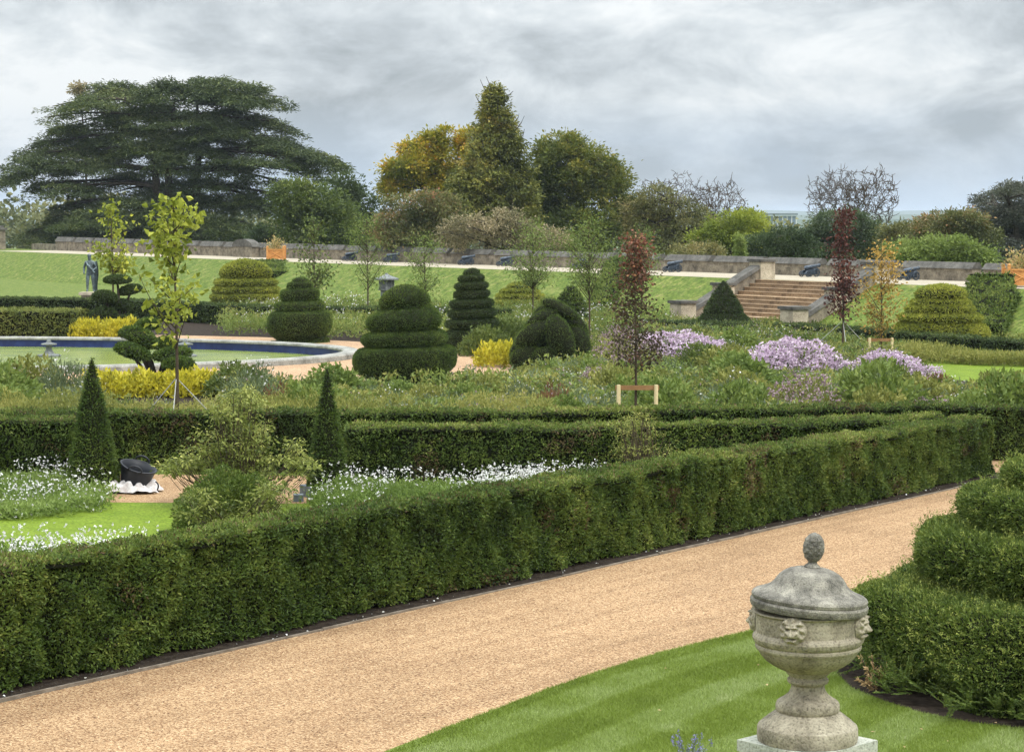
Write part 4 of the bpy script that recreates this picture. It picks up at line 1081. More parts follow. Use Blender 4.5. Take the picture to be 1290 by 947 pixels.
# great cedar at left: layered plates of foliage on spreading limbs
def cedar(label, d, px_tr, plates, mat, top_y, dens=1.0, sx=1.0, spray=1.15):
    m = mpp(d); x0 = atx(px_tr, d); bz = float(terr(x0, d)); zt = zat(top_y, d)
    t = thing('cedar_tree', label, 'tree', (x0, d, bz))
    gb = Geo(); g = Geo()
    mains = []
    for k in range(3):
        e = np.array([x0 + (k - 1) * 26 * m, d + (k - 1) * 1.2, zt - 2.2])
        mains.append(limb(gb, (x0 + (k - 1) * .5, d, bz - .4), e, .75, .12, 9, 0, n=12))
    CC = []
    for (cx, cy, hw, dr) in plates:
        cy = cy + R.uniform(-4.5, 4.5); z = zat(cy, d) ; hwm = hw * m * (1.14 if cy < 185 else .97); dp = R.uniform(-.9, .9) * min(8.0, 3 + abs(hwm) * .5)
        if hw > 55: dp *= .4
        c = np.array([atx(cx, d, z), d + dp, z]); outx = np.sign(cx - px_tr) or 1
        ns = int(dens * (14 + 9.0 * hwm * max(hwm * .75, 2.2) / spray ** 2))
        q = np.sqrt(R.random(ns)); a = R.random(ns) * 2 * math.pi
        ex, ey = q * np.cos(a), q * np.sin(a)
        px_ = c[0] + ex * hwm; py_ = c[1] + ey * max(hwm * .75, 2.2)
        droop = np.clip(ex * outx, -.6, 1)
        tl = R.uniform(-.05, .05)
        pz = z - (dr * m) * (droop * .5 + .5) - (.45 + .17 * hwm) * q ** 2.4 + R.normal(size=ns) * .14 + (px_ - c[0]) * tl + (noise(np.column_stack([px_, py_, px_ * 0 + cy]), .45) - .5) * 1.1
        k = noise(np.column_stack([px_, py_, pz]), .55) > .30
        CC.append(np.column_stack([px_, py_, pz])[k])
        mi = mains[int(np.argmin([abs(mm[-1][0] - c[0]) for mm in mains]))]
        j = int(np.clip(np.searchsorted(mi[:, 2], z - 1.2), 2, 11))
        far = c + np.array([outx * hwm * .75, 0, -dr * m * .7 - .5])
        P = limb(gb, mi[j], far, .20, .04, 6, .10)
        for b in range(5):
            i = R.integers(2, 6); e = CC[-1][R.integers(len(CC[-1]))] if len(CC[-1]) else far
            limb(gb, P[i], e, .07, .02, 4, .05)
    C = np.concatenate(CC); n = len(C); nl = 52
    rs = spray * R.uniform(.5, 1.15, n)
    a = R.random((n, nl)) * 2 * math.pi; q = np.sqrt(R.random((n, nl)))
    off = np.stack([q * np.cos(a), q * np.sin(a), -.30 * q ** 2 + R.normal(size=(n, nl)) * .10], -1) * rs[:, None, None]
    P = C[:, None] + off
    D = off * [1, 1, .4] + R.normal(size=off.shape) * [.3, .3, .22]
    T = .42 + (noise(C, .3) - .5)[:, None] * .5 + R.normal(size=(n, 1)) * .13 + R.normal(size=(n, nl)) * .15
    P = P.reshape(-1, 3)
    g.leaves(P, D.reshape(-1, 3), .34 * spray * R.uniform(.6, 1.25, len(P)), .30, 0, np.clip(T.ravel(), 0, 1), up=(0, 0, 2.0))
    # short hanging shoots below each spray
    g.build('crown', mat, t); gb.build('trunk', M['bark'], t)
    return t
pls = [(128, 104, 34, 4), (205, 102, 42, 3), (262, 101, 52, 2), (318, 104, 38, 12), (150, 113, 55, 5), (250, 112, 70, 4), (112, 124, 46, 6), (190, 120, 40, 3), (300, 118, 48, 6),
       (90, 137, 36, 8), (165, 135, 60, 6), (290, 132, 42, 5), (232, 143, 80, 3), (125, 150, 52, 6), (330, 146, 40, 6), (78, 160, 42, 8), (175, 158, 58, 4), (268, 158, 62, 4), (345, 166, 38, 10),
       (52, 173, 44, 11), (125, 170, 50, 4), (210, 174, 56, 4), (262, 171, 34, 2), (370, 178, 34, 14), (320, 178, 48, 6), (95, 186, 60, 8), (170, 186, 52, 4), (398, 190, 36, 16), (345, 192, 44, 10), (250, 190, 60, 4),
       (42, 205, 48, 7), (110, 202, 58, 6), (185, 203, 50, 4), (290, 205, 62, 6), (375, 203, 42, 12), (406, 200, 32, 8), (225, 210, 46, 3), (60, 219, 52, 14), (20, 213, 34, 14), (140, 216, 54, 5), (330, 216, 44, 10), (260, 222, 60, 4),
       (95, 232, 36, 10), (190, 230, 66, 6), (300, 236, 48, 10), (345, 232, 36, 16), (110, 247, 52, 12), (165, 250, 50, 6), (240, 246, 60, 8), (320, 254, 40, 10),
       (78, 264, 44, 14), (130, 265, 55, 8), (205, 264, 62, 6), (290, 268, 46, 8), (62, 281, 40, 8), (120, 282, 62, 6), (185, 281, 60, 5), (250, 280, 62, 6), (310, 282, 44, 6), (90, 292, 58, 3), (160, 293, 64, 3), (240, 293, 64, 3)]
cedar('huge dark cedar of Lebanon with flat spreading layers behind the terrace wall at left', 212, 222, pls, M['cedar'], 100, .92)
ext = np.array([(98, 105, 345), (125, 66, 352), (150, 44, 372), (175, 22, 400), (200, 8, 428), (225, 14, 408), (250, 62, 356), (285, 45, 335)], float)
for i in range(34):
    y_ = R.uniform(108, 232); lo_x, hi_x = np.interp(y_, ext[:, 0], ext[:, 1]), np.interp(y_, ext[:, 0], ext[:, 2]); h_ = R.uniform(22, 40)
    pls.append((R.uniform(lo_x + h_ * .8, hi_x - h_ * .8), y_, h_, R.uniform(3, 9)))
pls2 = [(1278, 228, 42, 2), (1258, 238, 24, 10), (1300, 240, 40, 3), (1284, 252, 34, 4), (1268, 264, 26, 6), (1300, 262, 40, 3), (1276, 276, 34, 5), (1262, 288, 32, 8), (1300, 290, 48, 4), (1250, 299, 38, 8), (1284, 305, 48, 6), (1244, 311, 36, 6), (1290, 318, 50, 4)]
cedar('grey green cedar with tiered crown cut by the right edge', 150, 1296, pls2, M['cedar_grey'], 226, .9, spray=.8)
broadleaf('autumn_sprig', 'small fawn autumn crown rising behind the top left of the cedar', 226, [(99, 113, 10, 6)], M['leaf_pink'], base=104, leaf=.32, cr=.7, trunk_r=.2, nl=30)

broadleaf('broadleaf_tree', 'mid green leafy tree just right of the cedar', 175, [(372, 250, 30, 22), (402, 262, 38, 26), (380, 285, 38, 26), (420, 285, 30, 24)], M['leaf_mid'], leaf=.3)
broadleaf('broadleaf_tree', 'darker round tree between the green tree by the cedar and the rusty shrub', 185, [(434, 238, 20, 16), (446, 258, 28, 24), (440, 285, 36, 30), (420, 268, 26, 20)], M['leaf_dark'], leaf=.3)
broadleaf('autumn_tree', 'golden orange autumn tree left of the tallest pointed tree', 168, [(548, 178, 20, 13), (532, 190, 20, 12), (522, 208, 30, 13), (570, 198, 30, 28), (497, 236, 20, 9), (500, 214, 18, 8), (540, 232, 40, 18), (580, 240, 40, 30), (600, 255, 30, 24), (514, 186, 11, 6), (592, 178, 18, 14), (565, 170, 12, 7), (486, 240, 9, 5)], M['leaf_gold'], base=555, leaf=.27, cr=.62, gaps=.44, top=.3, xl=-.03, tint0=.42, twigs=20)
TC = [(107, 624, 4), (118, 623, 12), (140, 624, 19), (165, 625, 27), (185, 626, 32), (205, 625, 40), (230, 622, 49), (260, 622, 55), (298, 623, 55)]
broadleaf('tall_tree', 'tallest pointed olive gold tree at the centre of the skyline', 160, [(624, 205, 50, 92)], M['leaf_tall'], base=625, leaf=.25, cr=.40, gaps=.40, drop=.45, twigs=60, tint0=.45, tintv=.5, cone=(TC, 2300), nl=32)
broadleaf('broadleaf_tree', 'broad olive green beech right of the tallest tree', 165, [(705, 186, 30, 16), (728, 192, 26, 17), (744, 204, 22, 16), (692, 205, 22, 24), (715, 215, 40, 30), (752, 224, 38, 24), (775, 224, 20, 17), (786, 240, 16, 22), (703, 245, 40, 36), (755, 255, 46, 36), (735, 288, 64, 26), (690, 275, 24, 30), (684, 245, 22, 34), (790, 280, 26, 26)], M['leaf_beech'], base=735, leaf=.26, cr=.78, gaps=.40, top=.35, twigs=10)  # top: light on the upper crown is put into the leaf tint
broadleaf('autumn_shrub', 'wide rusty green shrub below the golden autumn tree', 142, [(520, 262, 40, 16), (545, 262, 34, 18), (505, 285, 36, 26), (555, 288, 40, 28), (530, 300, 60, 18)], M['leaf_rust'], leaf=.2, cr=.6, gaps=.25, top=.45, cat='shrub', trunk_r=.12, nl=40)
broadleaf('pale_shrub', 'pinkish fawn open shrub under the tallest tree', 134, [(600, 290, 42, 20), (640, 288, 40, 22), (575, 300, 26, 16), (665, 298, 28, 16), (625, 276, 30, 10), (690, 302, 24, 14)], M['leaf_pink'], leaf=.16, cr=.5, gaps=.45, cat='shrub', trunk_r=.12, nl=26, twigs=50)
broadleaf('thinning_tree', 'thinning brownish tree right of the olive beech', 160, [(830, 255, 34, 22), (850, 275, 42, 26), (815, 285, 34, 28), (880, 290, 36, 26), (848, 302, 52, 20), (805, 270, 22, 30), (910, 306, 26, 14)], M['leaf_brown'], leaf=.2, cr=.6, gaps=.48, twigs=50, nl=30)
bare('bare_tree', 'bare twiggy tree rising over the brownish tree', 846, 172, 217, 282, 44, M['greybark'])
bare('bare_tree', 'bare dark branched tree over the yellow green bushes', 902, 170, 224, 300, 38, M['twig'])
broadleaf('broadleaf_tree', 'yellow green leafy tree left of the dark evergreens', 150, [(925, 290, 34, 22), (948, 285, 20, 20), (935, 305, 40, 18), (900, 305, 30, 20)], M['leaf_lime'], leaf=.2, cr=.6, tint0=.25, trunk_r=.2)
broadleaf('evergreen_shrub', 'dark spreading evergreen shrub behind the wall above the staircase pier', 134, [(985, 305, 30, 18), (960, 310, 24, 14), (1010, 312, 22, 13)], M['leaf_dark'], leaf=.16, cr=.5, gaps=.2, cat='shrub', trunk_r=.15, tint0=.3)
broadleaf('evergreen_tree', 'broad domed grey green evergreen below the bare trees', 140, [(1060, 290, 44, 24), (1040, 305, 34, 20), (1085, 302, 34, 22), (1060, 315, 56, 14)], M['leaf_grey'], leaf=.18, cr=.55, gaps=.2, tint0=.38, trunk_r=.2)
bare('bare_tree', 'left of the two bare fine twigged trees above the grey green evergreen', 1050, 158, 213, 282, 37, M['greybark'])
bare('bare_tree', 'right hand bare tree with a clean rounded crown above the evergreen', 1094, 156, 210, 286, 38, M['twig'])
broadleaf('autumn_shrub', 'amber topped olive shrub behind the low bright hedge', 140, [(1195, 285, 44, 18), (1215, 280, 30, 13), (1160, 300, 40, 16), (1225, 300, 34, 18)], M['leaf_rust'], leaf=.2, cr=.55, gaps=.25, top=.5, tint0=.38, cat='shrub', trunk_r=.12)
broadleaf('green_shrub', 'long low bright green shrub spreading behind the wall at right', 122, [(1150, 316, 36, 12), (1190, 313, 40, 14), (1225, 320, 30, 11), (1165, 322, 50, 9), (1210, 325, 44, 8)], M['leaf_fresh'], leaf=.18, cr=.45, gaps=.12, cat='shrub', trunk_r=.1, tint0=.40)
broadleaf('pale_conifer', 'small pale green young conifer behind the staircase pier', 126, [(933, 315, 5, 11), (932, 302, 3, 7)], M['leaf_fresh'], leaf=.14, cr=.22, trunk_r=.05, nl=24, tint0=.7)
for lab, xx, yy, ww, hh_, mt_ in (('low brown scrub behind the wall between the bare tree and the amber shrub', 1128, 300, 22, 18, 'leaf_brown'), ('low dark bush behind the wall left of the rounded pier', 335, 300, 20, 14, 'leaf_dark'), ('low green bush behind the wall under the olive beech', 700, 310, 30, 12, 'leaf_mid'), ('low olive bush behind the wall left of the staircase', 880, 318, 36, 9, 'leaf_brown')):
    broadleaf('wall_bush', lab, 136 if xx > 600 else 178, [(xx, yy, ww, hh_)], M[mt_], leaf=.18, cr=.5, gaps=.2, cat='shrub', trunk_r=.08)

# far woods and hills
M['far'] = leafmat('far_wood_leaf', [(0, (.05, .065, .03)), (.5, (.12, .135, .045)), (1, (.26, .235, .07))], .2)
g = Geo()
def wood(x0, x1, d, yt, n, hh_):
    xs = R.uniform(x0, x1, n); yy = d + R.uniform(-25, 25, n); X = (xs - CX) / F * yy
    gz = terr(X, yy); zt_ = zat(yt, d) + (noise(np.column_stack([X, yy, xs * 0]), .12) - .5) * hh_
    k = 60; P = np.stack([X[:, None] + R.normal(size=(n, k)) * 2.6, yy[:, None] + R.normal(size=(n, k)) * 2.6, zt_[:, None] - 3.2 + R.normal(size=(n, k)) * 1.9 - R.random((n, k)) ** 2 * (zt_ - gz)[:, None] * .8], -1).reshape(-1, 3)
    ct = np.repeat(.45 + (noise(np.column_stack([X, yy, X * 0]), .06) - .5) * .9, k) + R.normal(size=n * k) * .1
    g.leaves(P, R.normal(size=P.shape), R.uniform(.8, 1.7, len(P)), .7, 0, np.clip(ct, 0, 1))
wood(-220, 330, 420, 256, 240, 5)
wood(300, 960, 520, 276, 240, 6)
wood(900, 1500, 480, 284, 260, 6)
tag(g.build('far_woodland', M['far'], origin=(0, 480, -25)), 'yellow green autumn woodland far beyond the terrace wall', 'woodland', kind='stuff')
M['hill'] = plain('far_fields', (.085, .115, .06), .9, scale=.004, col2=(.045, .065, .045), spec=.05)
g = Geo()
for d, y_, a in ((2600, 279, 5), (4600, 273, 8), (7500, 268, 12)):
    X = np.linspace(-.5, .5, 220) * d; zt_ = zat(y_, d) + (noise(np.column_stack([X, X * 0 + d, X * 0]), 5.0 / d * 4) - .5) * a * 2.2
    V = np.stack([np.column_stack([X, np.full(220, d - d * .12), np.full(220, -55.)]), np.column_stack([X, np.full(220, d - d * .05), zt_ * .55 - 18]), np.column_stack([X, np.full(220, d), zt_]), np.column_stack([X, np.full(220, d * 1.1), np.full(220, -55.)])])
    g.grid(V, 0, .5, True)
tag(g.build('hills', M['hill'], origin=(0, 0, 0)), kind='structure')
bd = 900; b0 = at(955, 279, bd); b1 = at(1002, 279, bd); zt_ = zat(268.5, bd); zb_ = -26.
M['far_white'] = plain('pale_cladding', (.62, .64, .66), .6, scale=.2, var=.05)
M['far_glass'] = plain('bluish_glazing', (.20, .27, .35), .2, scale=.3, var=.1, spec=.5)
bg_ = thing('distant_building', 'pale flat roofed building with thin columns on the far skyline', 'building', ((b0[0] + b1[0]) / 2, bd, zb_))
Geo().box(((b0[0] + b1[0]) / 2, bd, (zt_ + zb_) / 2 - .6), (b1[0] - b0[0] - .8, 8, zt_ - zb_ - 1.2)).build('wall', M['far_glass'], bg_)
Geo().box(((b0[0] + b1[0]) / 2, bd - .4, zt_ - .45), (b1[0] - b0[0] + .6, 10, .55)).build('roof', M['bronze'], bg_)
for q in np.linspace(b0[0] + .2, b1[0] - .2, 9):
    Geo().box((q, bd - 4.3, (zt_ + zb_) / 2 - .5), (.42, .42, zt_ - zb_ - .9)).build('column', M['far_white'], bg_)

# ---------------------------------------------------------------- young trees
def sapling(label, px, d, ytop, ybot, half, mat, leaf=.12, nb=26, nl=26, tall=None, tr=.03, spread=.55, shape=1.0, fork=0, cat='tree', tint0=.45, z0=0.0, rad=.16, ytr=None, drop=.2, guys=0, dens_top=0.0, curl=.0, asp=.6, topx=0.0, tintz=0.0):
    x = atx(px, d, 1.5); zt = zat(ytop, d); zb = zat(ybot, d); m = mpp(d); base = np.array([x, d, z0])
    t = thing('young_tree', label, 'tree', base); g = Geo(); gl = Geo()
    top = np.array([x + topx * m, d, zt])
    u = np.linspace(0, 1, 12)[:, None]; TR = base + (top - base) * u + np.column_stack([np.sin(u[:, 0] * 5) * .02, u[:, 0] * 0, u[:, 0] * 0])
    g.tube(TR, tr * (1 - .85 * u[:, 0]), 6)
    for k in range(nb):
        h = R.random() ** (1 - dens_top * .5); z = zb + (zt - zb) * h
        prof_ = (np.sin(np.clip(h * .92 + .06, 0, 1) * math.pi) ** .6) if shape == 1 else (1 - h) ** .7
        L = half * m * prof_ * R.uniform(.55, 1.15) + .03
        a = R.random() * 2 * math.pi; rise = R.uniform(.3, 1.0) * spread * 2 * L
        z_st = max(z - rise, z0 + (zb - z0) * .75)
        p0 = base + (top - base) * ((z_st - z0) / (zt - z0)); e = np.array([p0[0] + math.cos(a) * L, p0[1] + math.sin(a) * L, z])
        P = limb(g, p0, e, tr * .33, tr * .1, 4, -.08, n=6)
        c = P[R.integers(2, 6, nl)]; Q = c + R.normal(size=(nl, 3)) * rad * [1, 1, .8]
        D = R.normal(size=(nl, 3)) * .8 + (Q - c) / rad * .5; D[:, 2] -= drop
        T = tint0 + R.normal() * .16 + R.normal(size=nl) * .14 + tintz * (h - .5)
        gl.leaves(Q, D, leaf * R.uniform(.6, 1.3, nl), asp, 0, np.clip(T, 0, 1), fold=.12 + curl)
    g.build('trunk', M['twig'], t); gl.build('crown', mat, t)
    for k in range(guys):
        a = (k * 2 / 3 + .17) * math.pi; e = base + np.array([math.cos(a) * 1.35, math.sin(a) * 1.0, 0]); p = base + np.array([0, 0, (zb if ytr is None else zat(ytr, d)) - .1])
        gg = Geo(); gg.tube([p, e], .011, 4); gg.build('guy_wire', M['wire'], t)
    return t
M['wire'] = plain('pale_guy_cord', (.45, .45, .42), .6, var=.05)
M['stake'] = plain('pale_new_stake', (.66, .54, .30), .7, scale=4, col2=(.52, .40, .20))
M['rail'] = plain('brown_crossbar', (.36, .20, .085), .7, scale=4, col2=(.25, .13, .05))
sapling('tall yellow green young maple with curled leaves in front of the pond', 222, 47.5, 252, 408, 54, M['leaf_lime'], .15, 32, 27, tr=.05, spread=.8, rad=.12, curl=.22, guys=3, ytr=470, tint0=.50, dens_top=.3, asp=.75)
sapling('smaller yellow green young maple beside the bronze statue', 142, 90, 258, 345, 24, M['leaf_lime'], .2, 18, 30, tr=.06, spread=.8, rad=.17, curl=.2, tint0=.42, asp=.75)
sapling('slim young tree with copper and red leaves tied to the near stake frame', 800, 47, 303, 450, 35, M['leaf_copper'], .085, 58, 42, tr=.04, spread=.5, rad=.13, tint0=.26, shape=2, tintz=.6, drop=.3)
sapling('narrow dark red young tree beside the stone steps', 1062, 78, 266, 398, 21, M['leaf_red'], .12, 56, 36, tr=.05, spread=1.0, rad=.17, tint0=.40, guys=3, ytr=400, shape=2, drop=.2)
sapling('young amber leaved tree right of the dark red one', 1110, 71, 310, 410, 22, M['leaf_amber'], .11, 38, 36, tr=.04, spread=.8, rad=.2, tint0=.36, tintz=.5)
sapling('thin green sapling left of the stone lantern', 463, 100, 272, 352, 26, M['leaf_fresh'], .12, 44, 43, tr=.05, spread=.8, rad=.24, tint0=.42, asp=.4)
sapling('green sapling with darker lower leaves behind the squat stepped topiary', 396, 101, 274, 358, 19, M['leaf_mid'], .14, 44, 26, tr=.05, spread=.9, rad=.24, tint0=.52)
sapling('short green sapling right of the stone lantern', 535, 102, 298, 358, 25, M['leaf_fresh'], .13, 36, 43, tr=.05, spread=.7, rad=.24, tint0=.45, asp=.4)
sapling('green sapling standing over the golden ringed topiary', 671, 100, 280, 350, 32, M['leaf_fresh'], .13, 54, 46, tr=.05, spread=.9, rad=.26, tint0=.42, asp=.4)
sapling('green sapling beside the hedge strip left of the copper young tree', 742, 78, 276, 356, 30, M['leaf_fresh'], .11, 54, 46, tr=.05, spread=.9, rad=.22, tint0=.40, asp=.4)
sapling('tall pale green sapling close behind the copper young tree', 808, 100, 285, 352, 20, M['leaf_fresh'], .12, 36, 43, tr=.05, spread=.9, rad=.24, tint0=.38, asp=.4)
def frame(label, px0, px1, d, yt, rail_y):
    x0, x1 = atx(px0, d, 1), atx(px1, d, 1); zt = zat(yt, d); zr = zat(rail_y, d)
    f = thing('tree_stake_frame', label, 'stakes', ((x0 + x1) / 2, d - .12, 0))
    for x in (x0, x1):
        g = Geo(); g.tube([[x, d - .12, -.1], [x, d - .12, zt - .02], [x, d - .12, zt]], [.045, .045, .038], 10); g.build('post', M['stake'], f)
    g = Geo(); g.box(((x0 + x1) / 2, d - .06, zr), (x1 - x0 + .14, .035, .10)); g.build('crossbar', M['rail'], f)
    g = Geo(); g.tube([[(x0 + x1) / 2 - .03, d - .04, zr - .06], [(x0 + x1) / 2 + .06, d, zr], [(x0 + x1) / 2 - .03, d + .06, zr + .05]], .028, 6); g.build('tie', M['core'], f)
frame('pale two post stake frame holding the copper leaved young tree', 779, 826, 46.9, 484, 488)
frame('pale two post stake frame below the amber leaved young tree', 1095, 1123, 70.8, 425, 428)
g = Geo(); q = G(748, 452); g.tube([q, q + np.array([.09, -.02, .55])], .05, 8)
tag(g.build('leaning_stake', M['stake']), 'short pale leaning wooden stake beside the twisted dome topiary', 'stake')

# cloud pruned trees
def cloud(label, pads, base, d, mat, mats_=None):
    bz = 0.0; b = np.array([atx(base[0], d, .3), d, bz])
    t = thing('cloud_pruned_tree', label, 'topiary', b); gb = Geo()
    for (cx, cy, rx, ry, tilt, dy) in pads:
        yy = d + dy; c = np.array([atx(cx, yy, zat(cy, yy)), yy, zat(cy, yy)]); m = mpp(yy)
        gp_ = Geo(); n = 2300
        v = nrmz(R.normal(size=(n, 3))); v[:, 2] = np.where(v[:, 2] < 0, v[:, 2] * .55, v[:, 2])
        r = np.array([rx * m, rx * m * .85, ry * m * 1.1]); p = v * r
        ct, st_ = math.cos(tilt), math.sin(tilt); rot = np.array([[ct, 0, -st_], [0, 1, 0], [st_, 0, ct]])
        P = c + (p * (1 - .08 * R.random(n)[:, None])) @ rot.T; N = nrmz(v / r) @ rot.T
        tn = .40 + (noise(P, 3) - .5) * .4 + R.normal(size=n) * .13
        gp_.leaves(P, N * .9 + R.normal(size=(n, 3)) * .6, .085 * R.uniform(.6, 1.3, n), .42, 0, np.clip(tn, 0, 1))
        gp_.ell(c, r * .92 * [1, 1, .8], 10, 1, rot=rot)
        gp_.build('pad', [mat, M['core']], t)
        limb(gb, b + np.array([R.uniform(-.05, .05), 0, 0]), c - np.array([0, 0, ry * m * .4]), .085, .045, 6, -.12 * np.sign(cx - base[0]) * 0 + .05)
    gb.build('stem', M['bark'], t)
cloud('dark cloud pruned tree with tilted pads in front of the pond', [(167, 444, 23, 9, -.30, -.3), (176, 426, 24, 11, -.42, .4), (217, 447, 24, 8, .12, .2), (225, 460, 20, 9, 0, -.3), (186, 410, 15, 7, .1, .9), (208, 434, 14, 8, .1, .8), (160, 421, 9, 5, -.2, 1.0)], (196, 486), 62, M['yew'])
cloud('farther cloud pruned tree of dark stacked pads behind the pond', [(148, 353, 17, 5.5, 0, 0), (164, 366, 15, 6, .2, .3), (132, 375, 16, 8, -.1, -.3), (150, 386, 17, 8, 0, .2), (131, 399, 18, 11, .0, -.4), (161, 405, 15, 8, 0, 0), (188, 408, 14, 7, 0, .4)], (150, 425), 89, M['yew_deep'])
# ---------------------------------------------------------------- planting
R = np.random.default_rng(2024)
M['peren_green'] = leafmat('perennial_leaf', [(0, (.065, .105, .020)), (.5, (.165, .225, .046)), (1, (.32, .36, .09))], .3)
M['peren_olive'] = leafmat('olive_perennial_leaf', [(0, (.10, .115, .024)), (.5, (.225, .24, .054)), (1, (.41, .38, .11))], .3)
M['peren_grey'] = leafmat('grey_perennial_leaf', [(0, (.06, .085, .035)), (.5, (.145, .185, .085)), (1, (.29, .33, .18))], .3)
M['peren_silver'] = leafmat('silver_leaf', [(0, (.11, .15, .09)), (.5, (.22, .27, .18)), (1, (.38, .42, .32))], .3)
M['peren_rust'] = leafmat('rust_perennial_leaf', [(0, (.085, .045, .025)), (.5, (.21, .105, .052)), (1, (.36, .20, .10))], .3)
M['aster'] = leafmat('lilac_petal', [(0, (.32, .23, .32)), (.5, (.60, .45, .57)), (1, (.86, .74, .82))], .3)
M['mauve'] = leafmat('mauve_seedhead', [(0, (.15, .10, .11)), (.5, (.34, .23, .26)), (1, (.55, .40, .43))], .3)
M['white'] = leafmat('white_petal', [(0, (.55, .50, .50)), (.5, (.80, .78, .76)), (1, (.90, .89, .87))], .3)
M['gaura'] = leafmat('gaura_leaf', [(0, (.08, .13, .022)), (.5, (.17, .245, .05)), (1, (.30, .37, .11))], .35)
M['blueflower'] = leafmat('lavender_flower', [(0, (.14, .13, .28)), (1, (.34, .33, .56))], .3)

def meadow(g, poly, n, h, rad, per, leaf, mat=0, tints=(.45, .3), hsc=.5, up=.6, asp=.32, z0=0.0, reject=None, fl=None, hpow=.75):
    pts = inpoly_pts(poly, n)
    if reject is not None: pts = pts[~reject(pts)]
    n = len(pts); X = np.column_stack([pts, np.full(n, z0)])
    hh = h * (.55 + .9 * noise(X, hsc)) * R.uniform(.75, 1.15, n)
    zz = R.random((n, per)) ** hpow
    P = np.stack([X[:, None, 0] + R.normal(size=(n, per)) * rad, X[:, None, 1] + R.normal(size=(n, per)) * rad, z0 + zz * hh[:, None]], -1).reshape(-1, 3)
    ct = tints[0] + (noise(X, .6) - .5) * tints[1] * 2 + R.normal(size=n) * .10
    T = np.repeat(ct, per) + R.normal(size=n * per) * .10 + (zz.ravel() - .5) * .1
    D = R.normal(size=P.shape) * .7 + [0, 0, up]
    g.leaves(P, D, leaf * R.uniform(.6, 1.4, len(P)), asp, mat, np.clip(T, 0, 1))
    if fl is not None:
        fm, prob, k, fs, fh = fl
        sel = np.where(R.random(n) < prob * np.clip((noise(X + 60, .9) - .25) * 2.2, 0, 1.3))[0]
        Q = X[sel][:, None] + R.normal(size=(len(sel), k, 3)) * [rad * 1.1, rad * 1.1, 0]
        Q[..., 2] = z0 + (hh[sel] * 1.0)[:, None] + R.uniform(-.25, fh, (len(sel), k))
        Q = Q.reshape(-1, 3)
        st = Q[::3]; g.blades(np.column_stack([st[:, 0], st[:, 1], np.full(len(st), z0 + h * .3)]), (st - np.column_stack([st[:, 0] + R.normal(size=len(st)) * .05, st[:, 1], np.full(len(st), z0 + h * .3)])), np.maximum(st[:, 2] - z0 - h * .3, .02), .008, mat, .4)
        for _ in range(2):
            g.leaves(Q, R.normal(size=Q.shape), fs * R.uniform(.6, 1.3, len(Q)), .85, fm, R.random(len(Q)))
    return pts

def wp(*pts): return np.array([G(x, y)[:2] for x, y in pts])
# ground cover filling the border between hedge and pond
Amask = [(atx(512, 63.5), 63.5, 1.75), (atx(695, 69.5), 69.5, 1.25), (atx(595, 79), 79, 1.1), (atx(379, 85), 85, 1.3)]
def rej(p):
    r = np.zeros(len(p), bool)
    for x, y, q in Amask: r |= (p[:, 0] - x) ** 2 + (p[:, 1] - y) ** 2 < q * q
    pxx = CX + F * p[:, 0] / p[:, 1]; r |= (pxx > 108) & (pxx < 282) & (p[:, 1] > 51.5)
    r |= (pxx > 1150) & (p[:, 1] > 58)
    r |= ((p[:, 0] - POND[0]) / (POND[2] + 1.6)) ** 2 + ((p[:, 1] - POND[1]) / (POND[3] + 1.6)) ** 2 < 1
    return r
main = wp((-140, 580), (1330, 571), (1330, 528), (1238, 527), (1232, 506), (1330, 498), (1330, 490), (1200, 484), (1140, 470), (1115, 448), (1000, 424), (850, 422), (770, 438), (680, 474), (610, 490), (450, 497), (300, 499), (-140, 499))
g = Geo()
meadow(g, main, 3600, .44, .17, 30, .14, 0, (.45, .35), reject=rej, up=.25, asp=.48)
meadow(g, main, 1900, .54, .15, 26, .14, 1, (.42, .3), reject=rej, up=.3, asp=.45, fl=(3, .16, 8, .045, .12))
meadow(g, main, 900, .55, .16, 26, .13, 2, (.45, .3), reject=rej, fl=(4, .10, 7, .04, .15))
tag(g.build('border_ground_cover', [M['peren_green'], M['peren_olive'], M['peren_grey'], M['mauve'], M['white']], origin=(0, 0, 0)), 'mixed low green and olive foliage filling the flower border', 'ground cover', kind='stuff')
mid = wp((540, 434), (700, 440), (790, 432), (850, 424), (846, 413), (720, 402), (420, 398), (232, 398), (200, 424), (330, 424), (440, 428))
g = Geo()
meadow(g, mid, 1900, .75, .2, 28, .14, 0, (.45, .35), reject=rej)
meadow(g, mid, 800, .8, .2, 26, .13, 1, (.45, .3), reject=rej, fl=(2, .3, 10, .06, .12))
backr = wp((850, 424), (1000, 426), (1120, 452), (1400, 466), (1400, 443), (1000, 414), (850, 411))
meadow(g, backr, 1300, .34, .2, 28, .13, 0, (.42, .3))
meadow(g, backr, 800, .36, .2, 26, .13, 1, (.5, .3))
tag(g.build('garden_undergrowth', [M['peren_green'], M['peren_olive'], M['white']], origin=(0, 0, 0)), 'mixed green planting between the pond garden and the grass bank', 'undergrowth', kind='stuff')
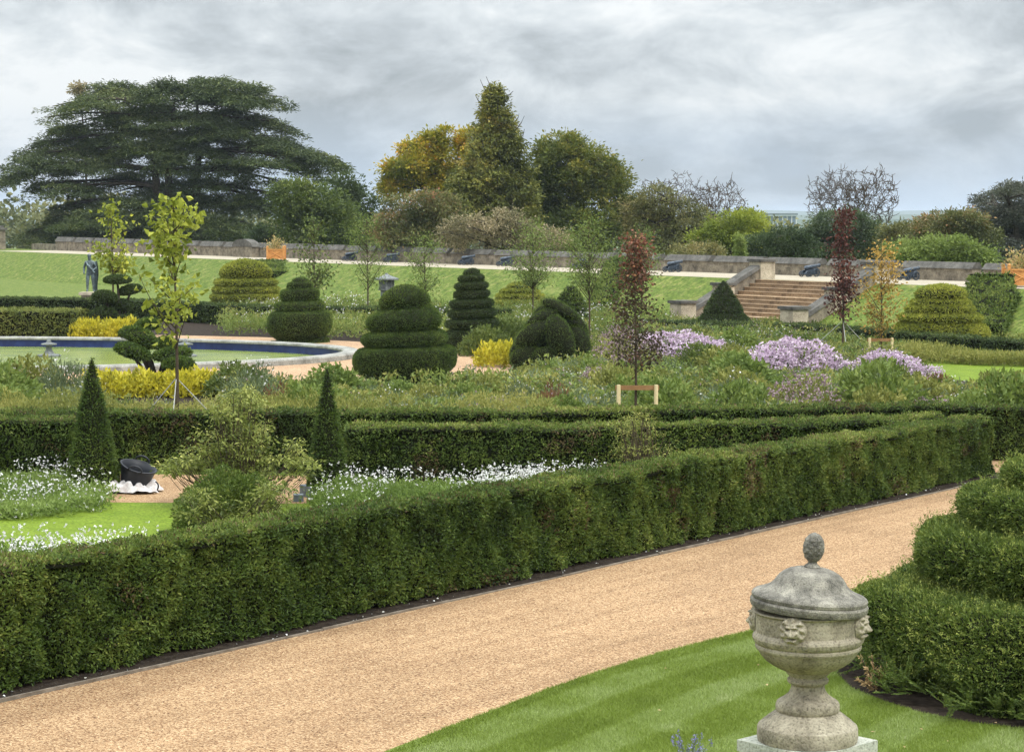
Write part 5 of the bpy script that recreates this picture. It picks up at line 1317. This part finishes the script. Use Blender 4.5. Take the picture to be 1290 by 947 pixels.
# the row of short olive stems just behind the far hedge
g = Geo(); row = wp((-140, 556), (700, 556), (700, 538), (-140, 538))
meadow(g, row, 2300, .62, .10, 34, .085, 0, (.55, .3), up=1.2, asp=.3, hsc=1.5)
tag(g.build('edging_plants', [M['peren_olive']], origin=(0, 0, 0)), 'row of short upright olive stems just behind the far dark hedge', 'edging plants', kind='stuff')
g = Geo(); row = wp((1100, 456), (1400, 467), (1400, 461), (1100, 451)); meadow(g, row, 700, .42, .12, 30, .11, 0, (.5, .3), up=1.2, asp=.3)
row = wp((1240, 497), (1400, 500), (1400, 492), (1240, 489)); meadow(g, row, 300, .36, .12, 30, .11, 0, (.4, .3), up=1.2, asp=.3)
tag(g.build('lawn_edging_plants', [M['peren_olive']], origin=(0, 0, 0)), 'upright olive edging plants beside the small bright lawn at right', 'edging plants', kind='stuff')

# flower beds behind the near hedge
def bed(name, label, poly, n, h, flp, k, fs=.045):
    g = Geo(); meadow(g, poly, n, h * .62, .11, 26, .085, 0, (.5, .3), fl=(1, flp, k, fs, .30), hsc=1.0)
    tag(g.build(name, [M['gaura'], M['white']], origin=(0, 0, 0)), label, 'flower bed', kind='stuff')
bed('white_flower_bed', 'white flowers on green foliage in front of the left cone', wp((-60, 656), (60, 656), (128, 645), (142, 627), (100, 612), (-60, 608)), 650, .42, .45, 7, .036)
nb = Kp(0, -1.25)[:2]
def kx(l): return Kp(l, -1.25)[:2]
bed('white_flower_bed', 'nearest dense white flowers at left just over the near hedge', np.array([kx(-2), kx(6.2), G(206, 722)[:2], G(150, 712)[:2], G(-60, 712)[:2]]), 1500, .50, .75, 8, .038)
bed('white_flower_bed', 'long band of white flowers in front of the middle dark hedge', wp((392, 643), (480, 655), (770, 640), (770, 622), (640, 624), (420, 626)), 900, .50, .75, 8, .036)

# named clumps: one of each kind is built, then copied
def clump(kind, label, cat, r, h, n, leaf, mats, asp=.32, up=.5, fl=None, dome=True):
    g = Geo()
    v = nrmz(R.normal(size=(n, 3))); v[:, 2] = np.abs(v[:, 2]); q = (.35 + .65 * R.random(n) ** .5)[:, None]
    lump = (.78 + .44 * noise(v * 1.0 + R.random(3) * 30, 3.2))[:, None]
    P = v * q * lump * [r, r, h]; P[:, 2] = P[:, 2] * .95 + .02
    T = .45 + (noise(P + R.random(3) * 20, 3 / r) - .5) * .55 + R.normal(size=n) * .12
    g.leaves(P, v * .6 + R.normal(size=(n, 3)) * .55 + [0, 0, up], leaf * R.uniform(.6, 1.4, n), asp, 0, np.clip(T, 0, 1))
    if fl:
        k, fs, sp = fl
        v = nrmz(R.normal(size=(k, 3))); v[:, 2] = np.abs(v[:, 2]) * .9 + .1
        lump = (.80 + .44 * noise(v * 1.0 + R.random(3) * 30, 3.2))[:, None]
        Q = v * lump * [r, r, h] * R.uniform(.9, 1.12, k)[:, None]
        for _ in range(2): g.leaves(Q, R.normal(size=Q.shape) + v * .4, fs * R.uniform(.6, 1.4, k), .8, 1, R.random(k))
    o = g.build(kind, [M[x] for x in mats], origin=(0, 0, 0)); o['category'] = cat
    return o
protos = {}
def kinds(key, *a, **k):
    protos[key] = [clump(*a, **k) for _ in range(2)]
kinds('aster', 'aster_clump', '', 'flowers', 1.0, 1.0, 1500, .11, ['peren_green', 'aster'], fl=(2300, .065, 1))
kinds('silver', 'cardoon', '', 'plant', .52, .6, 420, .26, ['peren_silver'], asp=.2, up=.6)
kinds('rust', 'rusty_clump', '', 'plant', .5, .85, 900, .12, ['peren_rust'], asp=.25, up=1.0)
kinds('green', 'leafy_clump', '', 'plant', .85, .85, 2200, .12, ['peren_green'], asp=.55, up=.05)
kinds('grey', 'airy_clump', '', 'plant', .8, .95, 1300, .12, ['peren_grey', 'white'], fl=(45, .042, 1), asp=.25, up=.9)
kinds('olive', 'olive_clump', '', 'plant', .8, .8, 2000, .11, ['peren_olive'], asp=.5, up=.15)
kinds('seed', 'seedhead_clump', '', 'flowers', .8, .95, 1100, .12, ['peren_olive', 'mauve'], fl=(900, .05, 1), asp=.25, up=1.0)
kinds('yellow', 'golden_shrub', '', 'shrub', .66, .60, 1100, .12, ['yellow'], asp=.5)
kinds('bush', 'rounded_bush', '', 'shrub', 1.15, 1.15, 2600, .15, ['leaf_mid'], asp=.45)
used = {}
def put(key, px, ypx, label, group=None, sc=1.0, hz=1.0, d=None, name=None):
    """stand one clump with its foot at this spot of ground"""
    pr = protos[key]; i = used.get(key, 0); used[key] = i + 1
    src = pr[i % 2]
    if i < 2: o = src
    else: o = src.copy(); COL.objects.link(o)
    q = G(px, ypx)
    o.location = Vector((q[0], q[1], .01)); o.rotation_euler = (0, 0, R.random() * 6.28); o.scale = (sc, sc, sc * hz)
    o['label'] = label
    if group: o['group'] = group
    return o
ga = 'lilac asters in the far border'
for px, yy, sc, lab in ((826, 463, 1.1, 'lilac aster mound just right of the copper young tree'), (858, 464, 1.15, 'middle lilac aster mound of the group below the staircase'), (889, 466, .95, 'lilac aster mound at the right end of the group below the staircase'),
                        (975, 482, .95, 'lilac aster mound at the left end of the largest lilac group'), (1000, 481, 1.25, 'tallest lilac aster mound below the dark red young tree'), (1034, 482, .95, 'lilac aster mound at the right end of the largest lilac group'),
                        (1116, 484, .95, 'lilac aster mound under the stake frame of the amber tree'), (1142, 486, .85, 'outermost lilac aster mound beside the small bright lawn')):
    put('aster', px, yy, lab, ga, sc * 1.05, .84)
gs = 'silver cardoons in the border'
for px, yy, sc, lab in ((902, 541, 1.1, 'silver leaved cardoon, left one of the group right of the stake frame'), (932, 543, .95, 'silver leaved cardoon, middle one of the group right of the stake frame'), (958, 542, .9, 'silver leaved cardoon, right one of the group right of the stake frame'), (1010, 530, 1.0, 'large silver leaved cardoon under the biggest lilac asters'), (735, 530, .8, 'small silver leaved cardoon left of the near stake frame')):
    put('silver', px, yy, lab, gs, sc)
for px, yy, sc, lab in ((695, 531, 1.0, 'rusty brown upright clump left of the near stake frame'), (1182, 512, .95, 'rusty red upright clump beside the small bright lawn'), (893, 502, .8, 'rusty orange clump above the silver cardoons'), (936, 506, .7, 'small tan clump behind the silver cardoons'), (352, 532, 1.0, 'rusty tinted clump left of the slimmer yew cone'), (812, 531, .6, 'small reddish clump behind the near stake frame')):
    put('rust', px, yy, lab, 'rusty clumps in the border', sc)
gy = 'golden leaved shrubs round the pond'
xs_ = list(range(128, 268, 17))
ty_ = t_names = ['left end', 'second from the left end', 'third from the left end', 'beside the cloud pruned tree stem, left', 'under the cloud pruned tree', 'just left of the maple stem', 'just right of the maple stem', 'second from the right end', 'right end']
for px, w_ in zip(xs_, ty_):
    put('yellow', px, 499 + R.uniform(-2, 2), 'bright yellow shrub in the near golden strip, ' + w_, gy, 1.0 + R.uniform(-.1, .12), 1.05)
for px, w_ in ((94, 'left end'), (111, 'second from left'), (128, 'middle'), (146, 'second from right'), (163, 'right end')):
    put('yellow', px, 426 + R.uniform(-1, 1), 'bright yellow shrub beyond the pond, ' + w_ + ' of its strip', gy, 1.12, 1.15)
put('yellow', 622, 462, 'bright yellow shrub left of the twisted dome, front one', gy, 1.0, 1.3); put('yellow', 637, 458, 'bright yellow shrub left of the twisted dome, rear one', gy, .95, 1.2)
for px, yy, sc, lab in ((612, 448, .9, 'rounded green bush at the foot of the tallest ringed spiral'), (640, 440, 1.0, 'rounded green bush behind the yellow shrubs and twisted dome'), (300, 500, .8, 'rounded green bush between the golden strip and the slimmer cone'), (885, 470, .8, 'rounded green bush between the two lilac aster groups'), (1115, 508, .95, 'rounded green bush in front of the pale lilac asters'), (790, 445, .9, 'rounded green bush behind the copper young tree')):
    put('bush', px, yy, lab, None, sc)

LMK = [('the first yew cone', 118, 560), ('the slimmer yew cone', 413, 560), ('the near maple stem', 222, 500), ('the pond rim end', 440, 480), ('the largest spiral', 512, 485), ('the twisted dome', 695, 470), ('the near stake frame', 803, 530), ('the cardoons', 930, 540), ('the first lilac asters', 855, 470), ('the biggest lilac asters', 1000, 485), ('the outer lilac asters', 1125, 490), ('the small bright lawn', 1220, 500), ('the left photo edge', 10, 520), ('the tallest ringed spiral', 597, 450), ('the squat stepped topiary', 379, 435), ('the staircase hedge', 960, 430)]
words = {'green': ('leafy green', 'clump'), 'grey': ('grey green airy', 'clump'), 'olive': ('olive toned', 'clump'), 'seed': ('mauve seeded', 'clump')}
seen = {}
spots = []
tries = 0
Pm = inpoly_pts(main, 2600); Pm = Pm[~rej(Pm)]
for p in Pm:
    if len(spots) >= 140: break
    pxx, pyy = proj((p[0], p[1], 0))
    if pxx < -25 or pxx > 1310 or pyy > 556 or pyy < 447: continue
    if pyy < 512 and (796 < pxx < 915 or 938 < pxx < 1172): continue
    if pxx > 1150 and pyy < 508: continue
    if pyy < 508 and 436 < pxx < 596: continue
    if pyy > 538 and pxx < 700: continue
    if any((p[0] - q[0]) ** 2 + (p[1] - q[1]) ** 2 < 1.2 ** 2 for q in spots): continue
    spots.append(p)
for p in spots:
    pxx, pyy = proj((p[0], p[1], 0)); q = R.random()
    if pxx < 330: key = 'grey' if q < .5 else ('green' if q < .8 else 'olive')
    elif pxx < 800: key = 'seed' if q < .17 else ('green' if q < .6 else ('olive' if q < .86 else 'grey'))
    else: key = 'green' if q < .42 else ('olive' if q < .78 else ('grey' if q < .97 else 'seed'))
    sc = R.choice([.65, .85, 1.0, 1.25]) * R.uniform(.9, 1.1)
    if pyy < 500: sc *= .9
    nm, lx_, ly_ = min(LMK, key=lambda l: (l[1] - pxx) ** 2 + ((l[2] - pyy) * 2.2) ** 2)
    rel = ('left of ' if pxx < lx_ else 'right of ') if abs(pxx - lx_) > 22 else ''
    dep = 'in front of ' if pyy > ly_ + 6 else ('behind ' if pyy < ly_ - 6 else 'level with ')
    lab = f'{words[key][0]} {words[key][1]} {rel + "and " if rel else ""}{dep}{nm}' if rel else f'{words[key][0]} {words[key][1]} standing {dep}{nm}'
    lab = lab.replace('left of and', 'to the left and').replace('right of and', 'to the right and')
    base_lab = lab
    for extra in ('', 'taller ', 'small ', 'wide ', 'loose '):
        if extra + base_lab not in seen: lab = extra + base_lab; break
    if lab.startswith('taller'): hz_, sc_k = 1.3, sc
    elif lab.startswith('small'): hz_, sc_k = 1.0, .65
    elif lab.startswith('wide'): hz_, sc_k = .75, 1.2
    elif lab.startswith('loose'): hz_, sc_k = 1.1, .9
    else: hz_, sc_k = R.uniform(.85, 1.1), sc
    if 85 < pxx < 300: sc_k = min(sc_k, .58); hz_ = min(hz_, 1.0)
    if 425 < pxx < 770 and pyy < 540:      # kept low in front of the clipped yews
        sc_k = min(sc_k, .72); hz_ = min(hz_, 1.0)
    seen[lab] = 1
    put(key, pxx, pyy, lab, words[key][0] + ' clumps in the border', sc_k, hz_)

# shrubs behind the near hedge
def airy(name, label, px, d, pads, mat, leaf, stems, n=60, cat='shrub', rr=.13, asp=.42, tint0=.45, dn=.12):
    x = atx(px, d, .3); b = np.array([x, d, 0.0]); t = thing(name, label, cat, b); g = Geo(); gl = Geo()
    for (cx, cy, rx, ry, k) in pads:
        for _ in range(k):
            dy = R.normal() * .35; a = R.random() * 2 * math.pi; q = math.sqrt(R.random())
            yy = d + dy; c = at(cx + q * rx * math.cos(a), cy + q * ry * math.sin(a), yy)
            if R.random() < stems: limb(g, b + np.array([R.normal() * .15, R.normal() * .15, 0]), c, .014, .004, 4, -.06)
            else: limb(g, c - np.array([(c[0] - x) * .25, 0, .35]), c, .007, .003, 3, -.05)
            off = R.normal(size=(n, 3)) * rr * [1, 1, .45]
            T = tint0 + R.normal() * .18 + R.normal(size=n) * .13
            D = off * 6 + R.normal(size=(n, 3)) * .3 - [0, 0, dn]
            gl.leaves(c + off, D, leaf * R.uniform(.6, 1.3, n), asp, 0, np.clip(T, 0, 1), up=(0, 0, 1.2))
    g.build('stems', M['twig'], t); gl.build('foliage', mat, t); return t
M['fig'] = leafmat('pale_yellow_green_leaf', [(0, (.09, .115, .03)), (.5, (.235, .265, .06)), (1, (.47, .47, .14))], .3)
airy('tall_shrub', 'tall airy yellow green shrub beside the gravel gap between the cones', 300, 36.2, [(300, 520, 42, 26, 44), (290, 552, 46, 20, 36), (340, 560, 42, 24, 26), (262, 575, 36, 14, 26), (225, 588, 22, 10, 24), (330, 585, 34, 14, 20), (375, 588, 20, 16, 18), (310, 500, 22, 10, 18), (305, 610, 46, 22, 26)], M['fig'], .085, .35, 25, rr=.075)
bb = protos['bush'][0].copy(); COL.objects.link(bb)
g = Geo(); q0 = G(288, 672); n = 16000
v = nrmz(R.normal(size=(n, 3))); v[:, 2] = np.abs(v[:, 2]); lump = (.72 + .5 * noise(v + 12, 2.6) + .12 * noise(v, 8))[:, None]
P = q0 + v * lump * (1 - .35 * R.random((n, 1)) ** 2) * [.78, .7, 1.0]
g.leaves(P, v * .7 + R.normal(size=(n, 3)) * .6 + [0, 0, .3], .055 * R.uniform(.6, 1.4, n), .4, 0, np.clip(.45 + (noise(P, 3.5) - .5) * .6 + R.normal(size=n) * .12, 0, 1))
bpy.data.objects.remove(bb)
tag(g.build('dense_bush', [M['yew_fresh']]), 'dense dark green bush just over the near hedge under the airy yellow shrub', 'bush')
airy('hydrangea', 'low spreading shrub with tan drooping leaf heads in front of the dense bush', 285, 32.6, [(262, 650, 26, 14, 26), (300, 655, 36, 10, 28), (330, 640, 22, 16, 18), (345, 620, 18, 20, 12), (255, 630, 18, 14, 12)], M['fig'], .075, .5, 40, rr=.07, tint0=.40)
airy('thin_shrub', 'thin pale twiggy shrub below the near stake frame before the middle hedge', 812, 37.0, [(800, 545, 26, 22, 32), (825, 560, 24, 18, 24), (790, 570, 16, 14, 14), (812, 525, 20, 10, 14), (845, 575, 8, 10, 6)], M['peren_olive'], .055, 2.0, 16, rr=.07, tint0=.5)

# black tub tipped on its sheet
M['rubber'] = plain('black_rubber', (.012, .014, .020), .5, spec=.4, var=.1)
M['sheetc'] = plain('crumpled_white_sheet', (.72, .70, .68), .6, scale=8, col2=(.42, .36, .34), spec=.3)
q0 = G(168, 620); q0 = np.array([q0[0], q0[1], .03])
tb = thing('garden_tub', 'flexible black rubber garden tub tilted on a crumpled white sheet', 'tub', q0)
rot = Matrix.Rotation(math.radians(17), 3, 'Y') @ Matrix.Rotation(math.radians(12), 3, 'X')
def tr(P): return q0 + np.asarray(P) @ np.array(rot).T + np.array([0, 0, .07])
a_ = np.arange(40) * 2 * math.pi / 40
prf = [(0, .0), (.20, .0), (.215, .02), (.25, .20), (.285, .38), (.305, .385), (.305, .40), (.28, .405), (.245, .22), (.205, .04), (0, .035)]
V = np.stack([np.stack([r_ * np.cos(a_), r_ * np.sin(a_), np.full(40, z_)], -1) for r_, z_ in prf]); sq = 1 + .10 * np.cos(2 * a_)
V[..., 0] *= sq
g = Geo(); g.grid(tr(V.reshape(-1, 3)).reshape(V.shape), 0, .5, True, cv=True); g.build('body', M['rubber'], tb)
for s_ in (-1, 1):
    u = np.linspace(0, math.pi, 12); hp = np.stack([.12 * np.cos(u), np.full(12, s_ * .29), .40 + .09 * np.sin(u)], -1)
    g = Geo(); g.tube(tr(hp), .018, 6); g.build('handle', M['rubber'], tb)
g = Geo(); U, W = np.meshgrid(np.linspace(-1, 1, 46), np.linspace(-1, 1, 34), indexing='ij'); pp = np.stack([U, W, U * 0], -1)
zf = .03 + .15 * noise(pp * [1, 1, 0] + 3, 3.0) + .10 * noise(pp + 9, 7.0); zf *= np.clip((1.08 - np.abs(U)) * 4, .15, 1) * np.clip((1.08 - np.abs(W)) * 4, .15, 1)
zf = np.where((U * .45) ** 2 + (W * .3) ** 2 < .028, np.minimum(zf, .05), zf)
Vs = np.stack([q0[0] + U * .46 * (1 + .15 * np.sin(W * 4)), q0[1] - .08 + W * .33 * (1 + .15 * np.sin(U * 5)), .012 + zf], -1); g.grid(Vs, 0, .5, True)
tag(g.build('crumpled_sheet', M['sheetc']), 'crumpled white and brownish plastic sheet under the black tub', 'sheet')
ht = G(196, 622); u = np.linspace(0, math.pi, 10)
g = Geo(); g.tube(np.stack([ht[0] + .0 * u + .05 * np.sin(u), np.full(10, ht[1]), .02 + .20 * u / 3.14 + .02 * np.sin(u)], -1), .014, 6)
tag(g.build('tool_handle', M['rubber']), 'short curved black tool handle lying right of the white sheet', 'tool')
q1 = G(376, 632); M['slate'] = plain('blue_grey_slate', (.16, .19, .21), .6, scale=6, col2=(.09, .11, .12))
kb = thing('stone_edging', 'grey slate edging stones at the foot of the slimmer yew cone', 'edging', q1)
for dx, dy, sx2, sz2, rz_ in ((0, 0, .17, .13, .3), (.10, .62, .12, .20, 1.1)):
    g = Geo(); g.box(q1 + [dx, dy, sz2 / 2], (sx2, .5 if dy else .2, sz2), rz_ * .4); g.build('stone', M['slate'], kb)
# lavender tips by the urn
lv_ = G(866, 985); lv_ = np.array([lv_[0], lv_[1], .03])
lt_ = thing('lavender', 'lavender flower spikes poking up at the bottom edge left of the urn', 'flowers', lv_); g = Geo(); gs_ = g
for k in range(26):
    tip = lv_ + np.array([R.normal() * .10, R.normal() * .08, R.uniform(.22, .38)]); gs_.tube([lv_ + [R.normal() * .03, 0, 0], tip], .003, 3, 1)
    P = tip + np.outer(np.linspace(-.05, .02, 14), [0, 0, 1]) + R.normal(size=(14, 3)) * .006; g.leaves(P, R.normal(size=(14, 3)) + [0, 0, .6], .018, .6, 0, R.random(14))
g.build('foliage', [M['blueflower'], M['peren_grey']], lt_)

# a few leaves blown on to the path and lawn
g = Geo(); n = 46; P = np.array([Kp(R.uniform(0, KL), R.uniform(.15, 5.2), .016) for _ in range(n)])
g.leaves(P, R.normal(size=(n, 3)) * [1, 1, .12], R.uniform(.025, .055, n), .6, 0, R.random(n), up=(0, 0, 3))
n = 26; q = inpoly_pts(vis, n); P = np.column_stack([q, np.full(n, .065)]); g.leaves(P, R.normal(size=(n, 3)) * [1, 1, .12], R.uniform(.03, .055, n), .6, 0, R.random(n), up=(0, 0, 3))
tag(g.build('fallen_leaves', [M['tan']], origin=(0, 0, 0)), 'scattered dry fallen leaves on the gravel path and front lawn', 'fallen leaves', kind='stuff')
# ---------------------------------------------------------------- air
mh, nt, nd, lk = newmat('pale_air')
vp = nd.new('ShaderNodeVolumePrincipled'); vp.inputs['Color'].default_value = (.78, .88, 1.0, 1); vp.inputs['Density'].default_value = .00012
vp.inputs['Anisotropy'].default_value = .2
o = nd.new('ShaderNodeOutputMaterial'); lk.new(vp.outputs[0], o.inputs['Volume'])
g = Geo(); g.hexa([(-9000, -600, -70), (9000, -600, -70), (9000, 13500, -70), (-9000, 13500, -70), (-9000, -600, 45), (9000, -600, 45), (9000, 13500, 45), (-9000, 13500, 45)])
hz = g.build('haze', mh, origin=(0, 0, 0)); tag(hz, 'thin pale air that softens the far hills', 'haze', kind='stuff')
